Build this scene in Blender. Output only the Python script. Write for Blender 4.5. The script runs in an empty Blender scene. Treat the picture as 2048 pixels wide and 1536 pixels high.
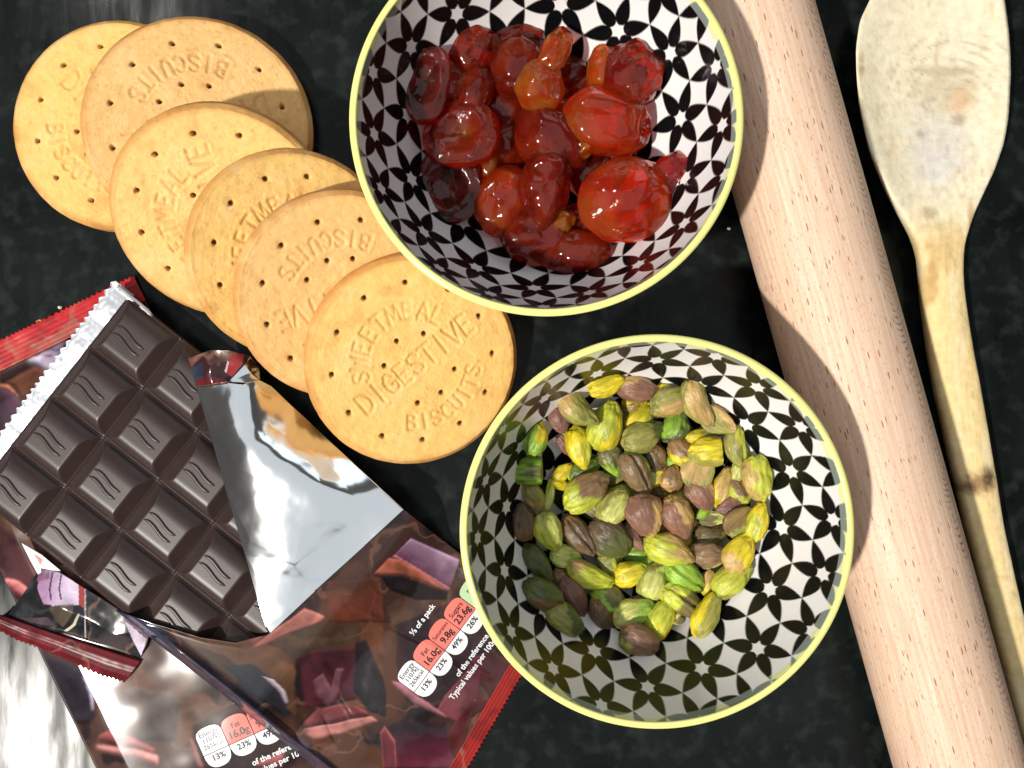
import bpy, bmesh, math
import numpy as np
from mathutils import Vector, Matrix, geometry, noise as mnoise

sc = bpy.context.scene
MM = 0.001
F = 1657.0            # focal length in pixels of the 2048 px wide photograph
H = 300.0             # camera height above the counter, mm

# ------------------------------------------------------------------ camera
cam_d = bpy.data.cameras.new("camera")
cam_d.sensor_fit = 'HORIZONTAL'; cam_d.sensor_width = 36.0
cam_d.lens = F / 2048 * 36.0
cam_d.clip_start = 0.01; cam_d.clip_end = 50
cam = bpy.data.objects.new("camera", cam_d)
sc.collection.objects.link(cam)
cam.location = (0, 0, H * MM); cam.rotation_euler = (0, 0, 0)
sc.camera = cam

# ------------------------------------------------------------------ world and lamps
world = bpy.data.worlds.new("World"); sc.world = world; world.use_nodes = True
bg = world.node_tree.nodes["Background"]
bg.inputs[0].default_value = (1.0, 0.95, 0.90, 1); bg.inputs[1].default_value = 0.07

def area_lamp(name, loc, target, size, power, col, shape='DISK', size_y=None):
    d = bpy.data.lights.new(name, 'AREA'); d.shape = shape; d.size = size
    if size_y: d.size_y = size_y
    d.energy = power; d.color = col
    o = bpy.data.objects.new(name, d); sc.collection.objects.link(o)
    o.location = loc
    o.rotation_euler = (Vector(target) - Vector(loc)).to_track_quat('-Z', 'Y').to_euler()
    return o
# the kitchen lamp low on the left, whose glare lies on the counter's corner
area_lamp("kitchen_lamp", (-1.40, -1.02, 2.20), (0, 0, 0), 0.13, 90.0, (1.0, 0.95, 0.87))
# added soft fill lamp standing in for the pale ceiling, mirrored by the foil
area_lamp("ceiling_fill", (-0.25, -0.15, 1.50), (-0.25, -0.15, 0), 2.4, 8.6, (0.90, 0.96, 1.0), 'RECTANGLE', 1.9)
# added weak cool fill lamp beyond the top of the picture, for bluish edges
area_lamp("cool_fill", (0.15, 0.75, 0.50), (-0.05, 0, 0), 0.55, 0.9, (0.80, 0.90, 1.0), 'RECTANGLE', 0.4)
# row of small spotlights reflected in the counter at the top
for (qx, qy) in ((-.1383, .1390), (-.1356, .1369), (-.1329, .1345), (-.1308, .1328)):
    area_lamp("spot_lamp", (qx / .3, qy / .3, 0.70), (0, 0, 0), 0.007, 0.12, (1.0, 0.96, 0.92))

sc.view_settings.view_transform = 'Standard'; sc.view_settings.look = 'None'
sc.view_settings.exposure = 0.12; sc.view_settings.gamma = 1.0
sc.render.engine = 'CYCLES'
sc.cycles.use_denoising = True
sc.cycles.max_bounces = 8
sc.cycles.sample_clamp_indirect = 6.0

# ------------------------------------------------------------------ helpers
rng = np.random.default_rng(7)

def W(px, py, z=0.0):
    """photograph pixel at height z (mm) -> mm on the table"""
    return np.array([(px - 1024) / F * (H - z), (768 - py) / F * (H - z), z], float)

def to_px(v):
    k = F / (H - v[..., 2])
    return np.stack([1024 + v[..., 0] * k, 768 - v[..., 1] * k], -1)

def lin(c):
    c = np.asarray(c, float) / 255.0
    return np.where(c <= 0.04045, c / 12.92, ((c + 0.055) / 1.055) ** 2.4)

def smooth(a, b, x):
    t = np.clip((x - a) / (b - a), 0, 1)
    return t * t * (3 - 2 * t)

def vnoise(p, scale, seed=0):
    """cheap smooth value noise, vectorised; p (...,3)"""
    q = np.asarray(p) * scale + seed * 17.31
    i = np.floor(q).astype(np.int64); f = q - i
    f = f * f * f * (f * (f * 6 - 15) + 10)
    def h(ix, iy, iz):
        n = (ix * 374761393 + iy * 668265263 + iz * 1274126177 + seed * 974711) & 0x7fffffff
        n = ((n ^ (n >> 13)) * 1274126177) & 0x7fffffff
        n = n ^ (n >> 16)
        return (n & 0xffff) / 65535.0
    r = 0
    for dx in (0, 1):
        for dy in (0, 1):
            for dz in (0, 1):
                w = (f[..., 0] if dx else 1 - f[..., 0]) * (f[..., 1] if dy else 1 - f[..., 1]) * (f[..., 2] if dz else 1 - f[..., 2])
                r = r + w * h(i[..., 0] + dx, i[..., 1] + dy, i[..., 2] + dz)
    return r

def fbm(p, scale, seed=0, octaves=3):
    r = 0; a = 0.5; t = 0
    for k in range(octaves):
        r = r + a * vnoise(p, scale * 2 ** k, seed + k); t += a; a *= 0.5
    return r / t

def make_mesh(name, verts, faces, col=None, uv=None, smooth_shade=True):
    """verts in mm"""
    verts = np.asarray(verts, float).reshape(-1, 3) * MM
    faces = np.asarray(faces)
    me = bpy.data.meshes.new(name)
    n = faces.shape[1]
    me.vertices.add(len(verts)); me.vertices.foreach_set("co", verts.ravel())
    me.loops.add(faces.size); me.loops.foreach_set("vertex_index", faces.ravel().astype(np.int32))
    me.polygons.add(len(faces))
    me.polygons.foreach_set("loop_start", np.arange(0, faces.size, n, dtype=np.int32))
    me.polygons.foreach_set("loop_total", np.full(len(faces), n, np.int32))
    me.update(calc_edges=True)
    if col is not None:
        a = me.color_attributes.new("Col", 'FLOAT_COLOR', 'POINT')
        c = np.ones((len(verts), 4)); c[:, :3] = np.asarray(col).reshape(-1, 3)
        a.data.foreach_set("color", c.ravel())
    if uv is not None:
        l = me.uv_layers.new(name="UVMap")
        l.data.foreach_set("uv", np.asarray(uv)[faces.ravel()].ravel())
    me.validate()
    me.polygons.foreach_set("use_smooth", np.full(len(me.polygons), smooth_shade))
    return me

def grid_faces(nu, nv, wrap_v=False, wrap_u=False):
    iu = np.arange(nu if wrap_u else nu - 1); iv = np.arange(nv if wrap_v else nv - 1)
    U, V = np.meshgrid(iu, iv, indexing='ij')
    U2 = (U + 1) % nu; V2 = (V + 1) % nv
    return np.stack([U * nv + V, U2 * nv + V, U2 * nv + V2, U * nv + V2], -1).reshape(-1, 4)

def link(name, mesh, mat=None, parent=None):
    o = bpy.data.objects.new(name, mesh)
    sc.collection.objects.link(o)
    if mesh is not None and mat is not None:
        if not mesh.materials: mesh.materials.append(mat)
    if parent is not None: o.parent = parent
    return o

def tag(o, label, cat=None, group=None, kind=None):
    if label: o["label"] = label
    if cat: o["category"] = cat
    if group: o["group"] = group
    if kind: o["kind"] = kind
    return o

def empty(name, loc_mm):
    o = bpy.data.objects.new(name, None); sc.collection.objects.link(o)
    o.empty_display_size = 0.01
    o.location = Vector([float(c) for c in loc_mm]) * MM
    return o

def poly_mask(pts, poly):
    poly = np.asarray(poly, float); x, y = pts[..., 0], pts[..., 1]
    inside = np.zeros(x.shape, bool)
    n = len(poly)
    for i in range(n):
        x1, y1 = poly[i]; x2, y2 = poly[(i + 1) % n]
        if y1 == y2: continue
        c = ((y1 > y) != (y2 > y)) & (x < (x2 - x1) * (y - y1) / (y2 - y1) + x1)
        inside ^= c
    return inside

def seg_dist(p, a, b):
    a = np.asarray(a, float); b = np.asarray(b, float)
    d = b - a; L = (d * d).sum() + 1e-12
    t = np.clip(((p - a) @ d) / L, 0, 1)
    return np.linalg.norm(p - (a + t[..., None] * d), axis=-1)

# ------------------------------------------------------------------ materials
def new_mat(name):
    m = bpy.data.materials.new(name); m.use_nodes = True
    nt = m.node_tree; b = nt.nodes["Principled BSDF"]
    return m, nt, b

def add(nt, t, **kw):
    n = nt.nodes.new(t)
    for k, v in kw.items(): setattr(n, k, v)
    return n

def bump_into(nt, b, scale, strength, dist, detail=4, vec=None, prev=None, rough=0.5):
    tx = add(nt, 'ShaderNodeTexNoise'); tx.inputs['Scale'].default_value = scale
    tx.inputs['Detail'].default_value = detail; tx.inputs['Roughness'].default_value = rough
    if vec: nt.links.new(vec, tx.inputs['Vector'])
    bp = add(nt, 'ShaderNodeBump'); bp.inputs['Strength'].default_value = strength
    bp.inputs['Distance'].default_value = dist
    nt.links.new(tx.outputs[0], bp.inputs['Height'])
    if prev: nt.links.new(prev.outputs[0], bp.inputs['Normal'])
    nt.links.new(bp.outputs[0], b.inputs['Normal'])
    return bp

def obj_coord(nt):
    return add(nt, 'ShaderNodeTexCoord').outputs['Object']

def col_mat(name, rough=0.5, spec=0.5, sss=0.0, sss_r=(1, .4, .2), sss_s=0.002, coat=0.0, coat_r=0.05,
            bumps=(), vary=0.0, vary_scale=300, stretch=None):
    """material coloured by the mesh's own Col attribute"""
    m, nt, b = new_mat(name)
    at = add(nt, 'ShaderNodeVertexColor', layer_name="Col")
    src = at.outputs[0]
    oc = obj_coord(nt)
    if stretch:
        mp = add(nt, 'ShaderNodeMapping'); mp.inputs['Scale'].default_value = stretch
        nt.links.new(oc, mp.inputs[0]); oc = mp.outputs[0]
    if vary:
        tx = add(nt, 'ShaderNodeTexNoise'); tx.inputs['Scale'].default_value = vary_scale; tx.inputs['Detail'].default_value = 5
        nt.links.new(oc, tx.inputs['Vector'])
        mr = add(nt, 'ShaderNodeMapRange'); mr.inputs[1].default_value = .3; mr.inputs[2].default_value = .7
        mr.inputs[3].default_value = 1 - vary; mr.inputs[4].default_value = 1 + vary
        nt.links.new(tx.outputs[0], mr.inputs[0])
        mx = add(nt, 'ShaderNodeVectorMath', operation='SCALE')
        nt.links.new(src, mx.inputs[0]); nt.links.new(mr.outputs[0], mx.inputs['Scale'])
        src = mx.outputs[0]
    nt.links.new(src, b.inputs['Base Color'])
    b.inputs['Roughness'].default_value = rough
    b.inputs['Specular IOR Level'].default_value = spec
    if sss:
        b.inputs['Subsurface Weight'].default_value = sss
        b.inputs['Subsurface Radius'].default_value = sss_r
        b.inputs['Subsurface Scale'].default_value = sss_s
    if coat:
        b.inputs['Coat Weight'].default_value = coat; b.inputs['Coat Roughness'].default_value = coat_r
    prev = None
    for (s, st, d) in bumps:
        prev = bump_into(nt, b, s, st, d, vec=oc, prev=prev)
    return m

def flat_mat(name, rgb, rough=0.5, metallic=0.0, spec=0.5):
    m, nt, b = new_mat(name)
    b.inputs['Base Color'].default_value = (*lin(rgb), 1)
    b.inputs['Roughness'].default_value = rough; b.inputs['Metallic'].default_value = metallic
    b.inputs['Specular IOR Level'].default_value = spec
    return m

def counter_mat():
    m, nt, b = new_mat("granite")
    oc = obj_coord(nt)
    n1 = add(nt, 'ShaderNodeTexNoise'); n1.inputs['Scale'].default_value = 22; n1.inputs['Detail'].default_value = 8; n1.inputs['Roughness'].default_value = .65
    n2 = add(nt, 'ShaderNodeTexNoise'); n2.inputs['Scale'].default_value = 140; n2.inputs['Detail'].default_value = 6
    for n in (n1, n2): nt.links.new(oc, n.inputs['Vector'])
    r1 = add(nt, 'ShaderNodeValToRGB'); e = r1.color_ramp.elements
    e[0].position = .35; e[0].color = (.002, .003, .003, 1); e[1].position = .75; e[1].color = (.010, .014, .013, 1)
    nt.links.new(n1.outputs[0], r1.inputs[0])
    r2 = add(nt, 'ShaderNodeValToRGB'); e = r2.color_ramp.elements
    e[0].position = .5; e[0].color = (0, 0, 0, 1); e[1].position = .78; e[1].color = (.016, .020, .018, 1)
    nt.links.new(n2.outputs[0], r2.inputs[0])
    ad = add(nt, 'ShaderNodeVectorMath', operation='ADD')
    nt.links.new(r1.outputs[0], ad.inputs[0]); nt.links.new(r2.outputs[0], ad.inputs[1])
    # sparse pale mineral specks
    vo = add(nt, 'ShaderNodeTexVoronoi'); vo.inputs['Scale'].default_value = 75
    nt.links.new(oc, vo.inputs['Vector'])
    sep = add(nt, 'ShaderNodeSeparateColor'); nt.links.new(vo.outputs['Color'], sep.inputs[0])
    gt = add(nt, 'ShaderNodeMath', operation='GREATER_THAN'); gt.inputs[1].default_value = .87
    nt.links.new(sep.outputs[0], gt.inputs[0])
    sz = add(nt, 'ShaderNodeMath', operation='MULTIPLY'); sz.inputs[1].default_value = .085
    nt.links.new(sep.outputs[1], sz.inputs[0])
    nn = add(nt, 'ShaderNodeTexNoise'); nn.inputs['Scale'].default_value = 900; nt.links.new(oc, nn.inputs['Vector'])
    ds = add(nt, 'ShaderNodeMath', operation='MULTIPLY'); nt.links.new(vo.outputs['Distance'], ds.inputs[0])
    n3 = add(nt, 'ShaderNodeMath', operation='ADD'); n3.inputs[1].default_value = .5; nt.links.new(nn.outputs[0], n3.inputs[0])
    nt.links.new(n3.outputs[0], ds.inputs[1])
    lt = add(nt, 'ShaderNodeMath', operation='LESS_THAN'); nt.links.new(ds.outputs[0], lt.inputs[0]); nt.links.new(sz.outputs[0], lt.inputs[1])
    mu = add(nt, 'ShaderNodeMath', operation='MULTIPLY'); nt.links.new(lt.outputs[0], mu.inputs[0]); nt.links.new(gt.outputs[0], mu.inputs[1])
    mix = add(nt, 'ShaderNodeMix', data_type='RGBA'); mix.inputs[7].default_value = (.30, .31, .28, 1)
    nt.links.new(mu.outputs[0], mix.inputs[0]); nt.links.new(ad.outputs[0], mix.inputs[6])
    nt.links.new(mix.outputs[2], b.inputs['Base Color'])
    # polish: worn smooth, with wiped streaks
    mp = add(nt, 'ShaderNodeMapping'); mp.inputs['Rotation'].default_value = (0, 0, math.radians(62)); mp.inputs['Scale'].default_value = (150, 30, 60)
    nt.links.new(oc, mp.inputs[0])
    n4 = add(nt, 'ShaderNodeTexNoise'); n4.inputs['Scale'].default_value = 1.0; n4.inputs['Detail'].default_value = 5
    nt.links.new(mp.outputs[0], n4.inputs['Vector'])
    mr = add(nt, 'ShaderNodeMapRange'); mr.inputs[1].default_value = .3; mr.inputs[2].default_value = .7
    mr.inputs[3].default_value = .12; mr.inputs[4].default_value = .36
    nt.links.new(n4.outputs[0], mr.inputs[0]); nt.links.new(mr.outputs[0], b.inputs['Roughness'])
    b.inputs['Specular IOR Level'].default_value = .15
    bp = add(nt, 'ShaderNodeBump'); bp.inputs['Strength'].default_value = .16; bp.inputs['Distance'].default_value = .0004
    nt.links.new(n4.outputs[0], bp.inputs['Height']); nt.links.new(bp.outputs[0], b.inputs['Normal'])
    return m

def foil_mat():
    m, nt, b = new_mat("silver_foil")
    b.inputs['Base Color'].default_value = (.84, .86, .88, 1)
    b.inputs['Metallic'].default_value = 1; b.inputs['Roughness'].default_value = .13
    oc = obj_coord(nt)
    bump_into(nt, b, 38, .10, .0012, detail=1, vec=oc)
    return m

def choc_mat():
    m, nt, b = new_mat("dark_chocolate")
    oc = obj_coord(nt)
    tx = add(nt, 'ShaderNodeTexNoise'); tx.inputs['Scale'].default_value = 90; tx.inputs['Detail'].default_value = 6
    nt.links.new(oc, tx.inputs['Vector'])
    r = add(nt, 'ShaderNodeValToRGB'); e = r.color_ramp.elements
    e[0].position = .3; e[0].color = (.032, .0185, .0165, 1); e[1].position = .75; e[1].color = (.048, .028, .0255, 1)
    nt.links.new(tx.outputs[0], r.inputs[0]); nt.links.new(r.outputs[0], b.inputs['Base Color'])
    b.inputs['Roughness'].default_value = .38; b.inputs['Specular IOR Level'].default_value = .42
    bump_into(nt, b, 1500, .12, .0001, detail=3, vec=oc)
    return m

def cherry_mat():
    m, nt, b = new_mat("glace_cherry")
    oc = obj_coord(nt)
    at = add(nt, 'ShaderNodeVertexColor', layer_name="Col")
    nt.links.new(at.outputs[0], b.inputs['Base Color'])
    b.inputs['Roughness'].default_value = .07
    b.inputs['IOR'].default_value = 1.45
    b.inputs['Transmission Weight'].default_value = .80
    b.inputs['Subsurface Weight'].default_value = 1.0
    b.inputs['Subsurface Radius'].default_value = (1.0, .26, .06)
    b.inputs['Subsurface Scale'].default_value = .006
    p = bump_into(nt, b, 75, .07, .0014, detail=1, vec=oc)
    # patches of fine sugar grain
    fine = add(nt, 'ShaderNodeTexNoise'); fine.inputs['Scale'].default_value = 1100; fine.inputs['Detail'].default_value = 2
    patch = add(nt, 'ShaderNodeTexNoise'); patch.inputs['Scale'].default_value = 150
    for q in (fine, patch): nt.links.new(oc, q.inputs['Vector'])
    mr = add(nt, 'ShaderNodeMapRange'); mr.inputs[1].default_value = .54; mr.inputs[2].default_value = .68
    nt.links.new(patch.outputs[0], mr.inputs[0])
    mu = add(nt, 'ShaderNodeMath', operation='MULTIPLY'); nt.links.new(fine.outputs[0], mu.inputs[0]); nt.links.new(mr.outputs[0], mu.inputs[1])
    bp = add(nt, 'ShaderNodeBump'); bp.inputs['Strength'].default_value = .8; bp.inputs['Distance'].default_value = .0006
    nt.links.new(mu.outputs[0], bp.inputs['Height']); nt.links.new(p.outputs[0], bp.inputs['Normal'])
    nt.links.new(bp.outputs[0], b.inputs['Normal'])
    va = add(nt, 'ShaderNodeVolumeAbsorption'); va.inputs['Color'].default_value = (.97, .34, .10, 1); va.inputs['Density'].default_value = 175
    nt.links.new(va.outputs[0], nt.nodes['Material Output'].inputs['Volume'])
    return m

def beech_mat():
    m, nt, b = new_mat("beech_wood")
    uv = add(nt, 'ShaderNodeUVMap', uv_map="UVMap").outputs[0]      # u round the pin, v along it, in mm
    def mapped(sx, sy, loc=(0, 0, 0)):
        mp = add(nt, 'ShaderNodeMapping'); mp.inputs['Scale'].default_value = (sx, sy, 1); mp.inputs['Location'].default_value = loc
        nt.links.new(uv, mp.inputs[0]); return mp.outputs[0]
    nz = add(nt, 'ShaderNodeTexNoise'); nz.inputs['Scale'].default_value = 1; nz.inputs['Detail'].default_value = 6
    nt.links.new(mapped(.9, .035), nz.inputs['Vector'])
    r = add(nt, 'ShaderNodeValToRGB'); e = r.color_ramp.elements
    e[0].position = .30; e[0].color = (*lin((212, 176, 148)), 1); e[1].position = .72; e[1].color = (*lin((238, 208, 184)), 1)
    nt.links.new(nz.outputs[0], r.inputs[0])
    cur = r.outputs[0]
    # medullary flecks: short dark dashes along the grain
    for (sx, sy, thr, lo, hi, col, loc) in ((.85, .135, .66, .06, .22, (158, 106, 74), (0, 0, 0)),
                                           (1.5, .22, .5, .03, .19, (188, 140, 108), (3.3, 7.7, 0)),
                                           (2.4, .36, .2, .04, .2, (206, 162, 132), (8.1, 2.2, 0))):
        vo = add(nt, 'ShaderNodeTexVoronoi', voronoi_dimensions='2D'); vo.inputs['Scale'].default_value = 1
        nt.links.new(mapped(sx, sy, loc), vo.inputs['Vector'])
        sp = add(nt, 'ShaderNodeSeparateColor'); nt.links.new(vo.outputs['Color'], sp.inputs[0])
        g = add(nt, 'ShaderNodeMath', operation='GREATER_THAN'); g.inputs[1].default_value = thr; nt.links.new(sp.outputs[0], g.inputs[0])
        mr = add(nt, 'ShaderNodeMapRange'); mr.inputs[3].default_value = lo; mr.inputs[4].default_value = hi; nt.links.new(sp.outputs[1], mr.inputs[0])
        sub = add(nt, 'ShaderNodeMath', operation='SUBTRACT'); nt.links.new(mr.outputs[0], sub.inputs[0]); nt.links.new(vo.outputs['Distance'], sub.inputs[1])
        st = add(nt, 'ShaderNodeMapRange'); st.inputs[1].default_value = 0; st.inputs[2].default_value = .05; st.inputs[3].default_value = 0; st.inputs[4].default_value = 1
        nt.links.new(sub.outputs[0], st.inputs[0])
        mu = add(nt, 'ShaderNodeMath', operation='MULTIPLY'); nt.links.new(st.outputs[0], mu.inputs[0]); nt.links.new(g.outputs[0], mu.inputs[1])
        mx = add(nt, 'ShaderNodeMix', data_type='RGBA'); mx.inputs[7].default_value = (*lin(col), 1)
        nt.links.new(mu.outputs[0], mx.inputs[0]); nt.links.new(cur, mx.inputs[6]); cur = mx.outputs[2]
    # cathedral arches: a band on the side facing the spoon where the growth rings are cut flat
    sx_ = add(nt, 'ShaderNodeSeparateXYZ'); nt.links.new(uv, sx_.inputs[0])
    def math_(op, a, bb=None, c=None):
        n = add(nt, 'ShaderNodeMath', operation=op)
        for i, v in enumerate((a, bb, c)):
            if v is None: continue
            if isinstance(v, (int, float)): n.inputs[i].default_value = v
            else: nt.links.new(v, n.inputs[i])
        return n.outputs[0]
    wob = add(nt, 'ShaderNodeTexNoise'); wob.inputs['Scale'].default_value = 1; nt.links.new(mapped(.12, .03, (5, 5, 0)), wob.inputs['Vector'])
    uc = math_('SUBTRACT', sx_.outputs[0], math_('MULTIPLY_ADD', wob.outputs[0], 8.0, -19.5))     # distance from the band's middle, mm
    band = math_('POWER', 2.718, math_('MULTIPLY', math_('MULTIPLY', uc, uc), -.16))
    ph = math_('ADD', math_('MULTIPLY', sx_.outputs[1], 2.9), math_('MULTIPLY', math_('MULTIPLY', uc, uc), .8))
    wv = math_('SINE', math_('ADD', ph, math_('MULTIPLY', wob.outputs[0], 26.0)))
    nb = add(nt, 'ShaderNodeTexNoise'); nb.inputs['Scale'].default_value = 1; nt.links.new(mapped(.5, .11, (1, 9, 0)), nb.inputs['Vector'])
    wv = math_('MULTIPLY', math_('MULTIPLY', math_('GREATER_THAN', wv, .45), band), math_('MULTIPLY', math_('SUBTRACT', nb.outputs[0], .36), 2.6))
    mx = add(nt, 'ShaderNodeMix', data_type='RGBA'); mx.inputs[7].default_value = (*lin((128, 86, 62)), 1)
    nt.links.new(wv, mx.inputs[0]); nt.links.new(cur, mx.inputs[6]); cur = mx.outputs[2]
    nt.links.new(cur, b.inputs['Base Color'])
    b.inputs['Roughness'].default_value = .52; b.inputs['Specular IOR Level'].default_value = .3
    fn = add(nt, 'ShaderNodeTexNoise'); fn.inputs['Scale'].default_value = 1; fn.inputs['Detail'].default_value = 4; nt.links.new(mapped(4, .3), fn.inputs['Vector'])
    bp = add(nt, 'ShaderNodeBump'); bp.inputs['Strength'].default_value = .18; bp.inputs['Distance'].default_value = .0003
    nt.links.new(fn.outputs[0], bp.inputs['Height']); nt.links.new(bp.outputs[0], b.inputs['Normal'])
    return m

M_counter = counter_mat()
M_foil = foil_mat()
M_choc = choc_mat()
M_beech = beech_mat()
M_biscuit = col_mat("baked_biscuit", rough=.75, spec=.2, sss=.25, sss_r=(1, .5, .2), sss_s=.0012,
                    bumps=((1400, .35, .00025), (350, .25, .0006)), vary=.07, vary_scale=420)
M_bowl = col_mat("glazed_melamine", rough=.2, spec=.26)
M_rim = flat_mat("lime_glaze", (238, 237, 146), rough=.22)
M_nut = col_mat("pistachio_kernel", rough=.36, spec=.5, sss=.08, sss_r=(.8, 1, .3), sss_s=.0012,
                bumps=((420, .8, .0009), (1500, .6, .0004)), vary=.30, vary_scale=420, stretch=(.35, 1.3, 1.3))
M_print = col_mat("printed_film", rough=.15, spec=.34)
M_spoon = col_mat("worn_wood", rough=.7, spec=.25, bumps=((900, .35, .0004),), vary=.10, vary_scale=350)
M_white_ink = flat_mat("white_ink", (236, 236, 238), rough=.2)
M_red_ink = flat_mat("red_ink", (238, 122, 108), rough=.2)
M_green_ink = flat_mat("green_ink", (190, 222, 170), rough=.2)
M_black_ink = flat_mat("black_ink", (28, 24, 26), rough=.25)
M_cherry = cherry_mat()

# ------------------------------------------------------------------ counter
cv = np.array([[-900, -900, 0], [900, -900, 0], [900, 900, 0], [-900, 900, 0]])
counter = link("counter", make_mesh("counter", cv, np.array([[0, 1, 2, 3]])), M_counter)
tag(counter, "dark green black polished granite counter", kind="structure")

# ------------------------------------------------------------------ bowls
BH, BZ0, BP = 58.0, 5.0, 4.0
BR = 394.0 * (H - BH) / F - 2.1                 # rim radius, mm
LAT = 25.25 * 1.0
def bowl_z(r):
    return BZ0 + (BH - BZ0) * (np.asarray(r) / BR) ** BP

def petal_cover(x, y, aa):
    """1 where the black petals are printed; (x, y) mm in the flat decal"""
    a = LAT; k = a / 25.0
    j = np.round(y / (a * math.sqrt(3) / 2)); best = None
    bd = np.full(x.shape, 1e9); bx = np.zeros_like(x); by = np.zeros_like(y)
    for dj in (-1, 0, 1):
        jj = j + dj
        i = np.round(x / a - jj / 2)
        for di in (-1, 0, 1):
            cx = (i + di + jj / 2) * a; cy = jj * a * math.sqrt(3) / 2
            d = np.hypot(x - cx, y - cy); m = d < bd
            bd = np.where(m, d, bd); bx = np.where(m, x - cx, bx); by = np.where(m, y - cy, by)
    ang = np.arctan2(by, bx) - math.radians(30)
    ang = (ang + math.pi / 6) % (math.pi / 3) - math.pi / 6
    r = bd * np.cos(ang) / k; t = np.abs(bd * np.sin(ang)) / k
    w = np.where(r < 6.2, 3.05 * np.sqrt(np.clip(1 - ((6.2 - r) / 3.85) ** 2, 0, 1)),
                 3.05 * (1 - np.clip((r - 6.2) / 8.3, 0, 1) ** 1.7))
    w = np.where(r < 2.35, -1, w)
    return np.clip((w - t) / aa * .5 + .5, 0, 1)

def bowl_body_mesh():
    ns, nphi = 235, 1080
    rr = np.linspace(0, BR, 4000); zz = bowl_z(rr)
    s = np.concatenate([[0], np.cumsum(np.hypot(np.diff(rr), np.diff(zz)))])
    smax = s[-1]
    si = np.concatenate([[.05], np.linspace(.6, smax, ns - 1)])
    ri = np.interp(si, s, rr); zi = np.interp(si, s, zz)
    # outside, downwards
    ro = np.linspace(BR + 2.2, 24, 34); th = 2.3
    zo = np.maximum(bowl_z(np.clip(ro - 2.2, 0, BR)) - th * .6, 2.2)
    zo[0] = BH - .4
    foot_r = np.array([24, 23.4, 21.5, 21.2, 0.05]); foot_z = np.array([.3, 0, 0, 1.6, 1.8])
    R = np.concatenate([ri, [BR + 1.1], ro, foot_r]); Z = np.concatenate([zi, [BH + .1], zo, foot_z])
    S = np.concatenate([si, np.full(len(R) - ns, 1e3)])
    phi = np.linspace(0, 2 * math.pi, nphi, endpoint=False)
    Rg, P = np.meshgrid(R, phi, indexing='ij')
    V = np.stack([Rg * np.cos(P), Rg * np.sin(P), np.repeat(Z[:, None], nphi, 1)], -1)
    Sg = np.repeat(S[:, None], nphi, 1)
    X = Sg * np.cos(P) + 11.25; Y = Sg * np.sin(P) + 1.3
    c = petal_cover(X, Y, .2)
    c = np.where(Sg > 900, 0, c)
    white = lin((236, 233, 232)); black = lin((11, 14, 16)); grey = lin((128, 138, 132)); pale = lin((232, 232, 172))
    edge = smooth(smax - 3.0, smax - 2.6, Sg) * (Sg < 900)
    ragged = ((np.floor(P * BR / 3.2) * 7919) % 5 / 5.0)
    edge_w = smooth(smax - 1.5 - ragged * 1.0, smax - 1.1 - ragged * 1.0, Sg) * (Sg < 900)
    petal_c = black * (1 - edge[..., None]) + grey * edge[..., None]
    wht_c = white * (1 - edge_w[..., None]) + pale * edge_w[..., None]
    col = wht_c * (1 - c[..., None]) + petal_c * c[..., None]
    return make_mesh("bowl_body", V, grid_faces(len(R), nphi, wrap_v=True), col)

def bowl_rim_mesh():
    n1, n2 = 200, 14
    a = np.linspace(0, 2 * math.pi, n2, endpoint=False)
    phi = np.linspace(0, 2 * math.pi, n1, endpoint=False)
    A, P = np.meshgrid(a, phi, indexing='ij')
    Rr = BR + 1.1 + 1.12 * np.cos(A); Zr = BH + .1 + .7 * np.sin(A) - .2 * np.cos(A)
    V = np.stack([Rr * np.cos(P), Rr * np.sin(P), Zr], -1)
    return make_mesh("bowl_rim", V, grid_faces(n2, n1, wrap_v=True, wrap_u=True))

me_body, me_rim = bowl_body_mesh(), bowl_rim_mesh()
def make_bowl(px, py, rot, label):
    c = W(px, py, BH); c[2] = 0
    root = empty("patterned_bowl", c); root.rotation_euler[2] = math.radians(rot)
    tag(root, label, "bowl", "black and white star patterned bowls")
    link("body", me_body, M_bowl, root)
    link("rim", me_rim, M_rim, root)
    return c
C_UP = make_bowl(1093, 238, 35.6, "black and white star patterned bowl with lime rim holding the red cherries")
C_LOW = make_bowl(1314, 1063, 19.4, "black and white star patterned bowl with lime rim holding the green pistachios")

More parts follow.
